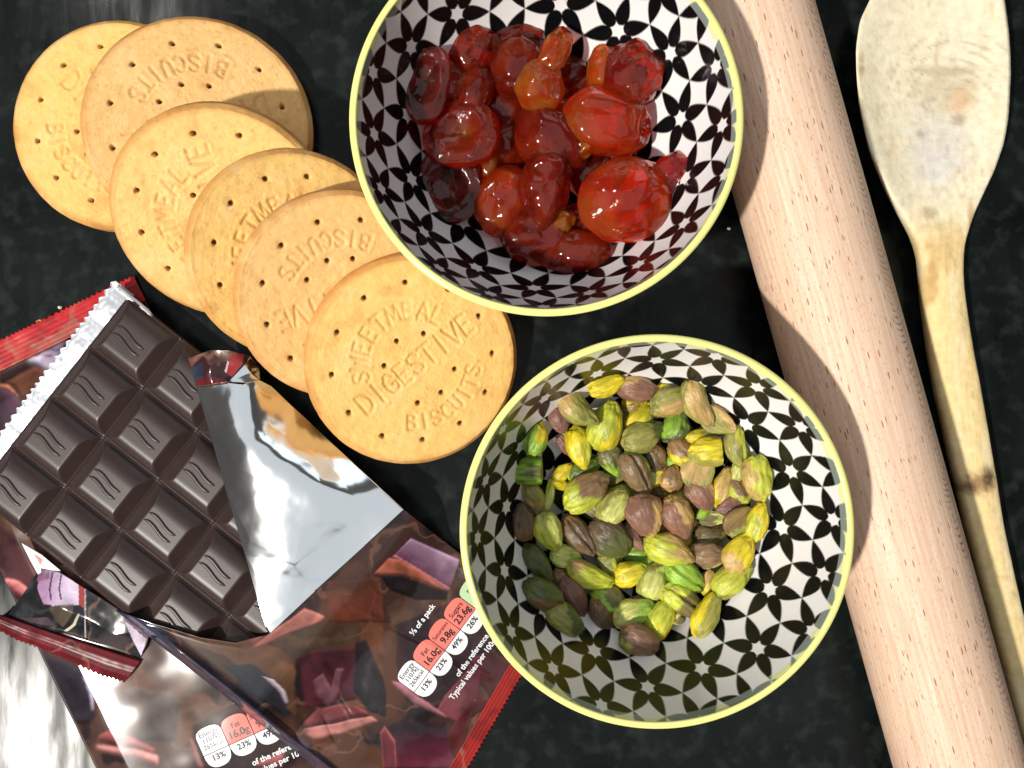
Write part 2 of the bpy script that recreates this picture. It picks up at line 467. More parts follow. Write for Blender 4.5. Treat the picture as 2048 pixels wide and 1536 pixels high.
# ------------------------------------------------------------------ biscuits
FONT = {
 'S': [[(.6, .82), (.5, .96), (.32, 1), (.12, .93), (.06, .76), (.16, .6), (.45, .45), (.6, .28), (.52, .08), (.3, 0), (.1, .06), (.02, .2)]],
 'W': [[(0, 1), (.2, 0), (.4, .7), (.6, 0), (.8, 1)]],
 'E': [[(.5, 1), (.05, 1), (.05, 0), (.52, 0)], [(.05, .52), (.42, .52)]],
 'T': [[(0, 1), (.62, 1)], [(.31, 1), (.31, 0)]],
 'M': [[(.02, 0), (.1, 1), (.4, .25), (.7, 1), (.78, 0)]],
 'A': [[(0, 0), (.33, 1), (.66, 0)], [(.12, .36), (.54, .36)]],
 'L': [[(.05, 1), (.05, 0), (.5, 0)]],
 'D': [[(.05, 0), (.05, 1), (.3, 1), (.52, .85), (.62, .5), (.52, .15), (.3, 0), (.05, 0)]],
 'I': [[(.1, 0), (.1, 1)]],
 'G': [[(.6, .82), (.42, .98), (.22, .94), (.06, .7), (.04, .35), (.18, .06), (.42, 0), (.62, .14), (.62, .42), (.4, .42)]],
 'V': [[(0, 1), (.32, 0), (.64, 1)]],
 'B': [[(.05, 0), (.05, 1), (.35, 1), (.5, .88), (.48, .65), (.3, .54), (.05, .54)], [(.3, .54), (.55, .42), (.58, .18), (.4, 0), (.05, 0)]],
 'C': [[(.6, .82), (.42, .98), (.22, .94), (.06, .7), (.04, .35), (.18, .06), (.42, 0), (.6, .14)]],
 'U': [[(.03, 1), (.05, .25), (.2, .02), (.4, .02), (.55, .25), (.57, 1)]],
}
WID = {'I': .2, 'M': .8, 'W': .8}
def biscuit_segments():
    """letter strokes and holes on a disc of radius 1, with DIGESTIVE along +x"""
    segs = []
    def stamp(ch, cx, cy, ang, h):
        w = WID.get(ch, .62)
        ca, sa = math.cos(ang), math.sin(ang)
        for pl in FONT[ch]:
            q = [((x - w / 2) * h, (y - .5) * h) for x, y in pl]
            q = [(cx + ca * x - sa * y, cy + sa * x + ca * y) for x, y in q]
            segs.extend(zip(q[:-1], q[1:]))
    word = "DIGESTIVE"; xs = np.linspace(-.58, .60, len(word))
    for ch, x in zip(word, xs): stamp(ch, x, -.01, 0, .19)
    word = "SWEETMEAL"
    for k, ch in enumerate(word):
        th = math.radians(156 - k * (130 / 8)); stamp(ch, .50 * math.cos(th), .50 * math.sin(th), th - math.pi / 2, .15)
    word = "BISCUITS"
    for k, ch in enumerate(word):
        th = math.radians(-130 + k * (84 / 7)); stamp(ch, .57 * math.cos(th), .57 * math.sin(th), th + math.pi / 2, .14)
    holes = [(.755 * math.cos(math.radians(28 + 30 * k)), .755 * math.sin(math.radians(28 + 30 * k))) for k in range(12)]
    for a_, r_ in ((35, .30), (89, .27), (146, .28), (-49, .39), (-87, .39), (-123, .38)):
        holes.append((r_ * math.cos(math.radians(a_)), r_ * math.sin(math.radians(a_))))
    return segs, holes
SEGS, HOLES = biscuit_segments()
BT = 6.6     # thickness

def biscuit_mesh(R, seed, tint, press=1.0):
    nt_, na = 150, 330
    rho = np.concatenate([np.linspace(.004, .955, nt_), 1 - .045 * np.cos(np.linspace(.15, math.pi / 2, 9))])
    ztop = np.concatenate([np.zeros(nt_), -1.5 * (1 - np.sin(np.linspace(.15, math.pi / 2, 9)[::-1]))])
    ztop = np.concatenate([np.zeros(nt_), -1.7 * (1 - np.cos(np.linspace(.15, math.pi / 2, 9)))])
    nside = 8
    rho = np.concatenate([rho, np.full(nside, 1.0), np.linspace(.985, .004, 18)])
    zz = np.concatenate([ztop, np.linspace(-2.0, -BT + .9, nside), [-BT + .25] + [-BT] * 17])
    nr = len(rho)
    a = np.linspace(0, 2 * math.pi, na, endpoint=False)
    Rg, A = np.meshgrid(rho, a, indexing='ij')
    unit = np.stack([np.cos(A), np.sin(A), np.zeros_like(A)], -1)
    wob = 1 + .007 * (fbm(unit * 1.0, 1.7, seed) - .5) + .006 * (fbm(unit, 14, seed + 9) - .5)
    x, y = Rg * np.cos(A), Rg * np.sin(A)
    z = np.repeat(zz[:, None], na, 1)
    top = np.zeros_like(z); top[:nt_ + 5] = 1
    p2 = np.stack([x, y], -1)
    P3 = np.stack([x, y, np.zeros_like(x)], -1)
    dmin = np.full(x.shape, 9.0)
    sub = p2[:nt_]
    for (p, q) in SEGS: dmin[:nt_] = np.minimum(dmin[:nt_], seg_dist(sub, p, q))
    d = dmin * R
    fade = (.55 + .9 * fbm(P3, 3.2, seed + 3)) * press
    z = z - top * fade * (.46 * np.exp(-(d / .50) ** 2) - .13 * np.exp(-((d - 1.25) / .5) ** 2))
    hd = np.full(x.shape, 99.0)
    for k, (hx, hy) in enumerate(HOLES):
        jx, jy = .006 * math.sin(k * 7.1 + seed), .006 * math.cos(k * 5.3 + seed)
        dd = np.hypot((x - hx - jx), (y - hy - jy)) * R
        hd = np.minimum(hd, dd)
    z = z - top * (2.6 * smooth(1.05, .45, hd) + .30 * np.exp(-(hd / 1.7) ** 2))
    z = z + top * (.55 * (fbm(P3, 4.0, seed + 5) - .5) + .34 * (fbm(P3, 17, seed + 6) - .5) + .12 * (vnoise(P3, 60, seed + 8) - .5))
    z = z + top * .25 * (1 - Rg ** 2)
    V = np.stack([x * R * wob, y * R * wob, z + BT], -1)
    c0 = lin(tint); brown = lin((190, 130, 68)); pale = lin((242, 206, 146))
    n = fbm(P3, 5, seed + 11)
    bake = np.clip(smooth(.90, 1.0, Rg) * .75 + smooth(.6, .8, n) * .25, 0, 1) * 1.0
    bake = np.where(z < -2.2, .55, bake)
    col = c0 * (1 - bake[..., None]) + brown * bake[..., None]
    pl = smooth(.5, .25, n)[..., None] * .35
    col = col * (1 - pl) + pale * pl
    # browned flecks of bran, and the holes coloured a darker brown
    fl = smooth(.80, .9, vnoise(P3, 42, seed + 14))[..., None] * top[..., None] * .22
    col = col * (1 - fl) + lin((150, 96, 50)) * fl
    hb = (smooth(1.1, .5, hd) * top)[..., None] * .72
    col = col * (1 - hb) + lin((110, 62, 28)) * hb
    lb = (np.exp(-(d / .42) ** 2) * fade * top)[..., None] * .22
    col = col * (1 - lb) + lin((176, 118, 60)) * lb
    return make_mesh("biscuit", V, grid_faces(nr, na, wrap_v=True), col)

BISC = [  # px centre, px radius, direction of the lettering, tint, label
 ((232, 248), 211, -46, (237, 194, 117), "digestive biscuit lying flat at the far end of the fan, lowest of the six"),
 ((398, 252), 222, 199, (235, 189, 124), "second digestive biscuit of the fan, BISCUITS upside down near its upper edge"),
 ((444, 433), 216, 104, (237, 193, 121), "third digestive biscuit of the fan, lettering running up and down"),
 ((592, 512), 207, 52, (237, 194, 117), "fourth digestive biscuit of the fan, mostly covered by the fifth"),
 ((690, 597), 212, 197, (235, 189, 123), "fifth digestive biscuit of the fan, tucked under the cherry bowl rim and front biscuit"),
 ((829, 727), 215, 37.6, (237, 194, 117), "front digestive biscuit on top of the fan, SWEETMEAL DIGESTIVE BISCUITS fully readable"),
]
placed = []
def disc_pts(c, n, u, v, R):
    a = np.linspace(0, 2 * math.pi, 48, endpoint=False)
    pts = [c + 0 * u]
    for rr in (.35, .6, .8, .92, 1.0):
        pts += [c + rr * R * (math.cos(t) * u + math.sin(t) * v) for t in a]
    return np.array(pts)
for k, (pc, pr, ang, tint, label) in enumerate(BISC):
    if k == 0:
        th, zc = 0.0, 0.0; c = W(*pc, BT); c[2] = 0; tilt = (1.0, 0.0)
    else:
        pp = BISC[k - 1][0]; dx, dy = pp[0] - pc[0], -(pp[1] - pc[1])
        L = math.hypot(dx, dy); tilt = (dx / L, dy / L)
    best = None
    for th_deg in ([0] if k == 0 else np.arange(2, 30, .25)):
        th = math.radians(th_deg)
        u = np.array([tilt[0] * math.cos(th), tilt[1] * math.cos(th), math.sin(th)])
        v = np.array([-tilt[1], tilt[0], 0.0]); n = np.cross(u, v)
        zmid = BT + 0.0; R = 35.0
        for it in range(3):
            zb = R * math.sin(th) + .05                       # bottom face centre height
            ctop = W(*pc, zb + BT * math.cos(th)); R = pr * (H - ctop[2]) / F
        cb = ctop - n * BT
        ok = True
        P = disc_pts(cb, n, u, v, R)
        for (c2, n2, u2, v2, R2) in placed:
            q = P - c2; h = q @ n2; rad = np.hypot(q @ u2, q @ v2)
            if ((h > .0) & (h < BT + .15) & (rad < R2 - .2)).any() or ((h <= 0) & (h > -BT) & (rad < R2 - .2)).any(): ok = False; break
        best = (cb, n, u, v, R, th_deg)
        if ok: break
    cb, n, u, v, R, th_deg = best
    placed.append((cb, n, u, v, R))
    ca, sa = math.cos(math.radians(ang)), math.sin(math.radians(ang))
    # lettering direction in the biscuit's own plane
    d = np.array([ca, sa, 0.0]); d = d - n * (d @ n); d /= np.linalg.norm(d); e = np.cross(n, d)
    o = link("digestive_biscuit", biscuit_mesh(R, 11 + 7 * k, tint, 1.0), M_biscuit)
    M4 = Matrix([[d[0], e[0], n[0], cb[0] * MM], [d[1], e[1], n[1], cb[1] * MM], [d[2], e[2], n[2], cb[2] * MM], [0, 0, 0, 1]])
    o.matrix_world = M4
    tag(o, label, "biscuit", "digestive biscuits fanned out on the counter")
    print("biscuit", k, th_deg, round(R, 1), np.round(cb, 1))

# ------------------------------------------------------------------ rolling pin
def rolling_pin():
    R = 20.6
    a = W(1424.5 + 125.5 + 62, 0, R); a2 = W(1749.5 + 64.5 + 62, 1163, R)
    # axis from the two silhouette edges of the photograph
    def axis_at(pxl, pxr, py):
        l = (pxl - 1024) / F; r = (pxr - 1024) / F
        return np.array([(l + r) / 2 * (H - R), (768 - py) / F * (H - R), R])
    p1 = axis_at(1474, 1727, 396); p2 = axis_at(1703, 1956, 1215)
    d = (p2 - p1); d /= np.linalg.norm(d)
    c = (p1 + p2) / 2
    half = 200.0; nv, na = 90, 120
    prof = [(-half, .05), (-half, R * .55), (-half + .6, R * .8), (-half + 2.2, R * .95), (-half + 5, R)]
    prof += [(t, R) for t in np.linspace(-half + 8, half - 8, nv)]
    prof += [(half - 5, R), (half - 2.2, R * .95), (half - .6, R * .8), (half, R * .55), (half, .05)]
    prof = np.array(prof)
    A = np.linspace(0, 2 * math.pi, na + 1)
    T, AA = np.meshgrid(prof[:, 0], A, indexing='ij'); RR = np.repeat(prof[:, 1][:, None], na + 1, 1)
    V = np.stack([T, RR * np.cos(AA), RR * np.sin(AA)], -1)
    uv = np.stack([((AA + math.pi / 2) % (2 * math.pi) - math.pi) * R, T], -1).reshape(-1, 2)
    uv = np.stack([(AA - math.pi / 2) * R, T], -1).reshape(-1, 2)
    me = make_mesh("rolling_pin", V, grid_faces(len(prof), na + 1), uv=uv)
    o = link("rolling_pin", me, M_beech)
    side = np.cross([0, 0, 1], d)
    o.matrix_world = Matrix([[d[0], side[0], 0, c[0] * MM], [d[1], side[1], 0, c[1] * MM], [0, 0, 1, R * MM], [0, 0, 0, 1]])
    tag(o, "pale beech wood rolling pin with brown flecks lying beside both bowls", "rolling pin")
rolling_pin()

# ------------------------------------------------------------------ wooden spoon
def wooden_spoon():
    # py, left px, right px, top height, hollow depth, underside height
    st = np.array([
        (-96, 1840, 1880, 13, .2, 9), (-90, 1812, 1915, 14, .5, 7), (-70, 1785, 1958, 14.5, 1.4, 5), (-35, 1757, 1992, 15, 2.4, 3), (0, 1738, 2006, 15, 3.4, 2), (44, 1717, 2012, 15, 4.3, 1.2),
        (99, 1709, 2017, 15, 5.0, .6), (148, 1710, 2018, 15, 5.3, .3), (198, 1714, 2016, 15, 5.4, .2), (247, 1724, 2012, 15, 5.3, .2), (297, 1737, 2002, 15, 4.8, .4),
        (341, 1755, 1986, 15, 3.9, .8), (386, 1777, 1966, 14.6, 2.6, 1.4), (420, 1797, 1951, 14.2, 1.4, 2), (455, 1820, 1940, 13.6, .4, 2.4), (480, 1834, 1935, 13.2, -.6, 2.4), (510, 1847, 1935, 12.8, -1.5, 2.2),
        (540, 1853, 1937, 12.2, -2.2, 2), (584, 1858, 1943, 11.6, -2.6, 1.6), (693, 1874, 1962, 11, -2.8, 1), (760, 1885, 1976, 10.8, -2.8, .8), (937, 1925, 2008, 10.4, -2.8, .5),
        (1063, 1955, 2028, 10.2, -2.7, .4), (1215, 1996, 2062, 10, -2.6, .3), (1331, 2026, 2089, 10, -2.6, .2), (1536, 2080, 2141, 9.6, -2.5, .2), (1700, 2123, 2182, 9.4, -2.4, .2),
        (1730, 2133, 2180, 9, -1.6, 1), (1742, 2144, 2172, 7, -.6, 3)])
    ys = np.concatenate([np.linspace(-96, 560, 150), np.linspace(565, 1742, 170)])
    L, Rr, ZT, DP, ZB = [np.interp(ys, st[:, 0], st[:, k]) for k in range(1, 6)]
    ker = np.ones(7) / 7
    def sm(a):
        p = np.pad(a, 3, mode='edge'); return np.convolve(p, ker, 'valid')
    L, Rr, ZT, DP, ZB = map(sm, (L, Rr, ZT, DP, ZB))
    nt_, nb = 44, 26
    rows = []; 
    for i, y in enumerate(ys):
        t = np.linspace(-1, 1, nt_)
        skew = .18
        tt = np.clip(t, -1, 1)
        ztop = ZT[i] - .9 * np.abs(tt) ** 14
        if DP[i] > 0: ztop = ztop - DP[i] * (1 - np.abs(tt) ** 2.6)
        else: ztop = ztop + (-DP[i]) * (np.sqrt(np.clip(1 - tt ** 2, 0, 1)) - 1) * .95
        thick_edge = max(2.2, 4.2) if DP[i] > 0 else 4.0
        tb = np.linspace(1, -1, nb + 2)[1:-1]
        ze = ztop[-1]
        zbot = ZB[i] + (max(ze - 3.6, ZB[i] + .4) - ZB[i]) * np.abs(tb) ** 2.4
        pxs = (L[i] + Rr[i]) / 2 + (Rr[i] - L[i]) / 2 * np.concatenate([tt, tb * .985])
        zs = np.concatenate([ztop, zbot])
        rows.append(np.stack([(pxs - 1024) / F * (H - 13), np.full(len(pxs), (768 - y) / F * (H - 13)), zs], -1))
    V = np.array(rows)
    P = np.stack([1024 + V[..., 0] * F / (H - 13), 768 - V[..., 1] * F / (H - 13)], -1)
    V[..., 2] += .35 * (fbm(V, .16, 5) - .5) + .25 * (fbm(V * [1, .25, 1], .7, 6) - .5)
    P3 = np.concatenate([P, np.zeros(P.shape[:2] + (1,))], -1)
    X, Y = P[..., 0], P[..., 1]
    bowl_c = lin((228, 217, 188)); handle_c = lin((233, 207, 150)); pale = lin((238, 229, 204))
    k = smooth(380, 520, Y)[..., None]
    col = bowl_c * (1 - k) + handle_c * k
    g = smooth(.45, .75, fbm(P3 * [1, .16, 1], .05, 21))[..., None]
    col = col * (1 - .35 * g) + pale * .35 * g
    def blob(cx, cy, rx, ry, c, a, seed, ns=.06):
        nonlocal col
        d = np.hypot((X - cx) / rx, (Y - cy) / ry) + .7 * (fbm(P3, ns, seed) - .5)
        m = (smooth(1.0, .25, d) * a)[..., None]
        col = col * (1 - m) + lin(c) * m
    blob(1885, 285, 100, 120, (206, 200, 190), .7, 31)       # greyed hollow
    blob(1880, 330, 60, 60, (220, 215, 212), .5, 35)
    blob(1905, 170, 95, 60, (176, 158, 128), .5, 32, .1)
    blob(1930, 195, 42, 44, (210, 166, 118), .55, 33, .09)      # orange stain
    blob(1925, 235, 20, 18, (140, 116, 96), .5, 36, .2)
    blob(1850, 262, 14, 14, (150, 142, 140), .6, 34, .2)
    blob(1900, 135, 110, 14, (170, 150, 122), .45, 37, .2)
    blob(1890, 500, 60, 70, (206, 174, 118), .65, 38)
    blob(1868, 560, 16, 70, (176, 130, 66), .6, 39)
    blob(1940, 425, 10, 40, (170, 130, 76), .6, 40)
    blob(1858, 425, 24, 18, (150, 128, 92), .5, 41, .2)
    blob(1720, 130, 8, 40, (150, 116, 70), .6, 42, .1)
    blob(1968, 968, 52, 34, (138, 100, 66), .8, 43, .12)      # scorch mark
    blob(1988, 958, 20, 34, (74, 50, 34), .9, 44, .25)
    blob(1948, 978, 26, 14, (104, 76, 54), .8, 45, .25)
    for kk in range(7):                                        # curved grain across the hollow
        rr_ = np.hypot(X - 1915, (Y - 235) * .8) + 6 * (fbm(P3, .03, 55 + kk) - .5)
        a_ = (np.exp(-((rr_ - 52 - 15 * kk) / 2.4) ** 2) * smooth(260, 180, Y) * smooth(.45, .6, fbm(P3, .05, 66 + kk)) * .5)[..., None]
        col = col * (1 - a_) + lin((160, 142, 112)) * a_
    # pitted edge grain
    e = smooth(.72, .85, vnoise(P3 * [1, .5, 1], .12, 50))[..., None] * .22
    col = col * (1 - e) + lin((150, 122, 84)) * e
    s = smooth(.62, .8, fbm(P3 * [1, .09, 1], .16, 51))[..., None] * .35
    col = col * (1 - s) + lin((196, 160, 100)) * s
    n = V.shape[1]
    f = grid_faces(len(ys), n, wrap_v=True)
    me = make_mesh("wooden_spoon", V, f, col)
    bm = bmesh.new(); bm.from_mesh(me)
    bmesh.ops.holes_fill(bm, edges=[ed for ed in bm.edges if ed.is_boundary], sides=0)
    bmesh.ops.recalc_face_normals(bm, faces=bm.faces)
    bm.to_mesh(me); bm.free()
    o = link("wooden_spoon", me, M_spoon)
    tag(o, "worn pale wooden spoon with stained hollow and scorched handle, beside the rolling pin", "spoon")
wooden_spoon()

# ------------------------------------------------------------------ chocolate bar
ANG2 = math.radians(-38.15)
EX = np.array([math.cos(ANG2), math.sin(ANG2), 0.0])         # along the bar, towards lower right
EY = np.array([-math.sin(ANG2), math.cos(ANG2), 0.0])        # across the bar, towards upper right
ZBAR0, ZBAR1 = 6.2, 13.2
P2, P1 = 140 * (H - ZBAR1) / F, 127 * (H - ZBAR1) / F        # pitches in mm
O_BAR = W(309, 963, ZBAR1); O_BAR[2] = 0
Ps = np.array([math.cos(ANG2), -math.sin(ANG2)])             # same axes in pixels (y down)
Pt = np.array([-math.sin(ANG2), -math.cos(ANG2)])
def ST(px, py):
    d = np.stack([np.asarray(px) - 309.0, np.asarray(py) - 963.0], -1)
    return d @ Ps, d @ Pt
def from_st(s, t):
    return np.array([309.0, 963.0]) + np.multiply.outer(s, Ps) + np.multiply.outer(t, Pt)

def piece_mesh():
    nx, ny = 56, 52
    x = np.linspace(-P2 / 2, P2 / 2, nx); y = np.linspace(-P1 / 2, P1 / 2, ny)
    X, Y = np.meshgrid(x, y, indexing='ij')
    hx = P2 / 2 - .45; hy = P1 / 2 - .45; hgt = 3.9
    # long sides: rounded flanks; short sides: steep hollow-cornered flanks
    ty = np.clip((hy - np.abs(Y)) / np.where(Y > 0, 5.6, 4.8), 0, 1); tx = np.clip((hx - np.abs(X)) / 4.2, 0, 1)
    ty = np.clip((hy - np.abs(Y)) / np.where(Y > 0, 7.0, 5.6), 0, 1)
    fy = np.sqrt(np.clip(1 - (1 - ty) ** 2.0, 0, 1)) * .55 + (1 - (1 - ty) ** 2) * .45
    fx = tx
    # smooth minimum keeps a soft arris
    k = .10
    a, b = fy, fx
    h = np.clip(.5 + .5 * (b - a) / k, 0, 1)
    f = b * (1 - h) + a * h - k * h * (1 - h)
    f = np.clip(f, 0, 1)
    Z = hgt * f
    Z = np.minimum(Z, hgt - .04 + .04 * f)
    Z = np.where(np.abs(Y) > hy, .28, Z)
    V = np.stack([X, Y, Z + (ZBAR1 - hgt)], -1)
    # skirt down to the underside
    ring = [i * ny for i in range(nx)] + [(nx - 1) * ny + j for j in range(1, ny)] + [i * ny + ny - 1 for i in range(nx - 2, -1, -1)] + [j for j in range(ny - 2, 0, -1)]
    Vf = V.reshape(-1, 3); low = Vf[ring].copy(); low[:, 2] = ZBAR0
    n0 = len(Vf); n = len(ring)
    sk = np.array([[ring[i], n0 + i, n0 + (i + 1) % n, ring[(i + 1) % n]] for i in range(n)])
    return make_mesh("chocolate_piece", np.vstack([Vf, low]), np.vstack([grid_faces(nx, ny), sk]))

def wave_mesh(off):
    n, m = 40, 8
    u = np.linspace(-1, 1, n)
    cx = u * 6.3 - .9; cy = off - .72 * np.sin(u * 2.6)
    wdt = .72 * np.clip((1 - np.abs(u) ** 6), .15, 1)
    a = np.linspace(0, math.pi, m)
    V = np.stack([np.repeat(cx[:, None], m, 1) + 0 * a, cy[:, None] + wdt[:, None] * np.cos(a), ZBAR1 - .12 + .46 * np.clip(1 - np.abs(u) ** 8, 0, 1)[:, None] * np.sin(a)], -1)
    return make_mesh("wave", V, grid_faces(n, m))

def chocolate_bar():
    root = empty("chocolate_bar", O_BAR); root.rotation_euler[2] = ANG2
    tag(root, "dark chocolate bar of wave marked squares lying in its torn wrapper", "chocolate bar")
    me = piece_mesh(); w1, w2 = wave_mesh(1.1), wave_mesh(-1.9)
    for i in range(-2, 3):
        for j in range(-2, 2):
            p = link("chocolate_square", me, M_choc, root)
            p.location = ((i + .5) * P2 * MM, (j + .5) * P1 * MM, 0)
            for w in (w1, w2): link("wave_ridge", w, M_choc, p)
chocolate_bar()

# ------------------------------------------------------------------ wrappers
def paint(P, base, polys, seed, nscale=.016):
    """flat print of the wrapper: base tones and the shapes of the printed chocolate, by pixel of the photograph"""
    P3 = np.concatenate([P, np.zeros(P.shape[:-1] + (1,))], -1)
    n = fbm(P3, nscale, seed, 4)
    warp = np.stack([fbm(P3, .03, seed + 3) - .5, fbm(P3, .03, seed + 5) - .5], -1) * 18
    c0, c1, c2 = (lin(c) for c in base)
    sw = fbm(P3 + np.concatenate([warp, warp[..., :1]], -1) * 4, nscale * .8, seed + 2, 3)
    k = (.5 + .5 * np.sin(sw * 15 + n * 3))[..., None]; k = k * k * (3 - 2 * k); col = c0 * (1 - k) + c1 * k
    k = smooth(.5, .68, n)[..., None] * .8; col = col * (1 - k) + c2 * k
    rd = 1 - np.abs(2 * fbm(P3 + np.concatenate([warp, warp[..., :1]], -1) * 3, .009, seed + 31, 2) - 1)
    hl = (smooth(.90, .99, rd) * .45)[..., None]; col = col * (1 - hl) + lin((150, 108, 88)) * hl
    for item in polys:
        poly, c = item[0], item[1]
        w = item[2] if len(item) > 2 else 0.5
        m = poly_mask(P + warp * w, poly)[..., None]
        cc = lin(c)
        if len(item) > 3:        # gradient: second colour along a direction
            (gx, gy), c2b = item[3], lin(item[4])
            poly_a = np.asarray(poly, float); pr = P @ np.array([gx, gy]); lo, hi = (poly_a @ np.array([gx, gy])).min(), (poly_a @ np.array([gx, gy])).max()
            t = smooth(0, 1, (pr - lo) / (hi - lo))[..., None]; cc = cc * (1 - t) + c2b * t
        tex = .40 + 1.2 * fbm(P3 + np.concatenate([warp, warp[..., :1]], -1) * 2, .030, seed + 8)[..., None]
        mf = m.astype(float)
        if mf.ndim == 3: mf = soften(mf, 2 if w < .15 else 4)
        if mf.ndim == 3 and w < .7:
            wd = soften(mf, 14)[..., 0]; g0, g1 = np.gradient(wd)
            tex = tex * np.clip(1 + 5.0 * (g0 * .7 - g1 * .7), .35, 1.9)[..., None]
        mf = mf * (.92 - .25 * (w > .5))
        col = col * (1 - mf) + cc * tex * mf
    return col

def soften(a, passes):
    for _ in range(passes):
        p = np.pad(a, ((1, 1), (1, 1), (0, 0)), mode='edge')
        a = (p[:-2, 1:-1] + p[2:, 1:-1] + p[1:-1, :-2] + p[1:-1, 2:] + 2 * p[1:-1, 1:-1]) / 6
    return a

def zoom(poly, ox, oy, s): return [(ox + x / s, oy + y / s) for x, y in poly]
za = lambda p: zoom(p, 380, 1100, 3.0118)
zb = lambda p: zoom(p, 0, 1200, 3.2)
zc = lambda p: zoom(p, 0, 1050, 4.3875)
zd = lambda p: zoom(p, 0, 540, 4.6545)
ze = lambda p: zoom(p, 360, 680, 4.0417)

# -- sealed pack below (its red crimped end shows at the upper left)
CN = np.array([.900, -.436]); CU = np.array([.436, .900]); CQ = np.array([268.0, 553.0])
def c_px(u, n): return CQ + np.multiply.outer(u, CU) + np.multiply.outer(n, CN)
def pack_c_height(u, n):
    e = np.minimum(np.minimum(n + 497, -n), np.minimum(u - 55, 1110 - 55 - u))
    pil = smooth(0, 60, e)
    P = np.stack([u, n, np.zeros_like(u)], -1)
    return .6 + 4.3 * pil + 1.0 * (fbm(P, .010, 61, 2) - .5) * smooth(0, 60, e)

def sheet(name, Pxy, Z, col, mat, parent, thick=.16):
    """film sheet with a little thickness from a grid of pixels and heights (mm)"""
    nu, nv = Z.shape
    V = np.stack([(Pxy[..., 0] - 1024) / F * (H - Z), (768 - Pxy[..., 1]) / F * (H - Z), Z], -1)
    n0 = nu * nv
    ring = [i * nv for i in range(nu)] + [(nu - 1) * nv + j for j in range(1, nv)] + [i * nv + nv - 1 for i in range(nu - 2, -1, -1)] + [j for j in range(nv - 2, 0, -1)]
    n = len(ring)
    Vt = V.reshape(-1, 3); low = Vt[ring] - [0, 0, thick]        # the cut edge of the film turned down by its thickness
    side = np.array([[ring[i], ring[(i + 1) % n], n0 + (i + 1) % n, n0 + i] for i in range(n)])
    verts = np.vstack([Vt, low]); faces = np.vstack([grid_faces(nu, nv)[:, ::-1], side])
    c = None
    if col is not None:
        cf = col.reshape(-1, 3); c = np.vstack([cf, cf[ring]])
    me = make_mesh(name, verts, faces, c)
    bm = bmesh.new(); bm.from_mesh(me); bmesh.ops.recalc_face_normals(bm, faces=bm.faces)
    if sum(fc.normal.z for fc in bm.faces) < 0: bmesh.ops.reverse_faces(bm, faces=bm.faces)
    bm.to_mesh(me); bm.free()
    return link(name, me, mat, parent)

def teeth(x, period, amp):
    return amp * np.abs(((x / period) % 1.0) - .5) * 2

C_POLYS = [
    (zb([(225, 300), (310, 350), (520, 440), (560, 560), (610, 740), (560, 800), (480, 790)]), (52, 47, 58)),
    (zb([(528, 480), (560, 520), (600, 640), (602, 700), (585, 710), (570, 600)]), (205, 190, 215), .1),
    (zb([(545, 470), (600, 500), (660, 640), (640, 760), (615, 720), (600, 600)]), (150, 80, 78), .3),
    (zb([(620, 600), (900, 560), (1150, 600), (1130, 900), (880, 900), (640, 860)]), (112, 92, 88), .5, (1, .3), (80, 66, 62)),
    (zb([(612, 915), (640, 860), (720, 832), (860, 885), (1000, 960), (960, 985), (860, 945), (625, 895)]), (178, 98, 98), .2),
    (zb([(612, 925), (860, 955), (1010, 1000), (1010, 1060), (860, 1010), (680, 975), (620, 955)]), (216, 146, 142), .3),
    (zb([(1150, 580), (1320, 600), (1420, 700), (1330, 760), (1220, 900), (1140, 960)]), (120, 82, 58), .8),
    (zb([(1230, 800), (1700, 640), (1900, 900), (1800, 1100), (1250, 1100)]), (58, 42, 40), .3),
    (zb([(1215, 880), (1240, 900), (1300, 1075), (1260, 1075)]), (170, 110, 108), .2),
    (zb([(1640, 1040), (1820, 970), (1800, 1075), (1640, 1075)]), (160, 90, 92), .4),
    # upper left: printed squares next to the red end
    (zd([(0, 950), (240, 860), (320, 900), (60, 1040), (0, 1060)]), (62, 48, 48), .2),
    (zd([(60, 1040), (330, 900), (470, 950), (400, 1080), (200, 1200), (130, 1080)]), (126, 78, 62), .2),
    (zd([(0, 1060), (80, 1070), (140, 1130), (180, 1190), (140, 1150), (60, 1100), (0, 1085)]), (222, 140, 110), .1),
    (zd([(0, 1090), (120, 1140), (180, 1200), (240, 1300), (100, 1480), (0, 1536)]), (84, 56, 72), .3),
    (zd([(240, 850), (480, 740), (640, 650), (560, 790), (520, 860), (470, 950), (330, 890)]), (226, 208, 232), .2, (.3, -1), (120, 90, 130)),
    (zd([(390, 770), (420, 790), (490, 795), (480, 810), (420, 805)]), (40, 24, 50), .1),
    (zd([(470, 725), (510, 740), (560, 735), (550, 750), (505, 750)]), (40, 24, 50), .1),
    (zd([(620, 640), (760, 570), (640, 760), (560, 830)]), (48, 38, 52), .2),
    # left of the bar
    (zc([(0, 0), (150, 100), (330, 440), (240, 560), (0, 480)]), (104, 66, 70), .3, (.4, -1), (70, 42, 46)),
    (zc([(30, 480), (60, 465), (160, 490), (250, 560), (200, 640), (120, 590)]), (214, 130, 130), .1),
    (zc([(70, 500), (120, 560), (215, 625), (200, 645), (110, 590)]), (120, 50, 60), .1),
]
packC = empty("sealed_chocolate_pack", W(*c_px(555, -248), 0))
tag(packC, "sealed chocolate pack under the bar, its bright red crimped end at the left", "chocolate pack")
inv = packC.location
def reparent(o, root):
    """keep the world position of a child whose mesh is in world mm"""
    o.location = -root.location
    return o

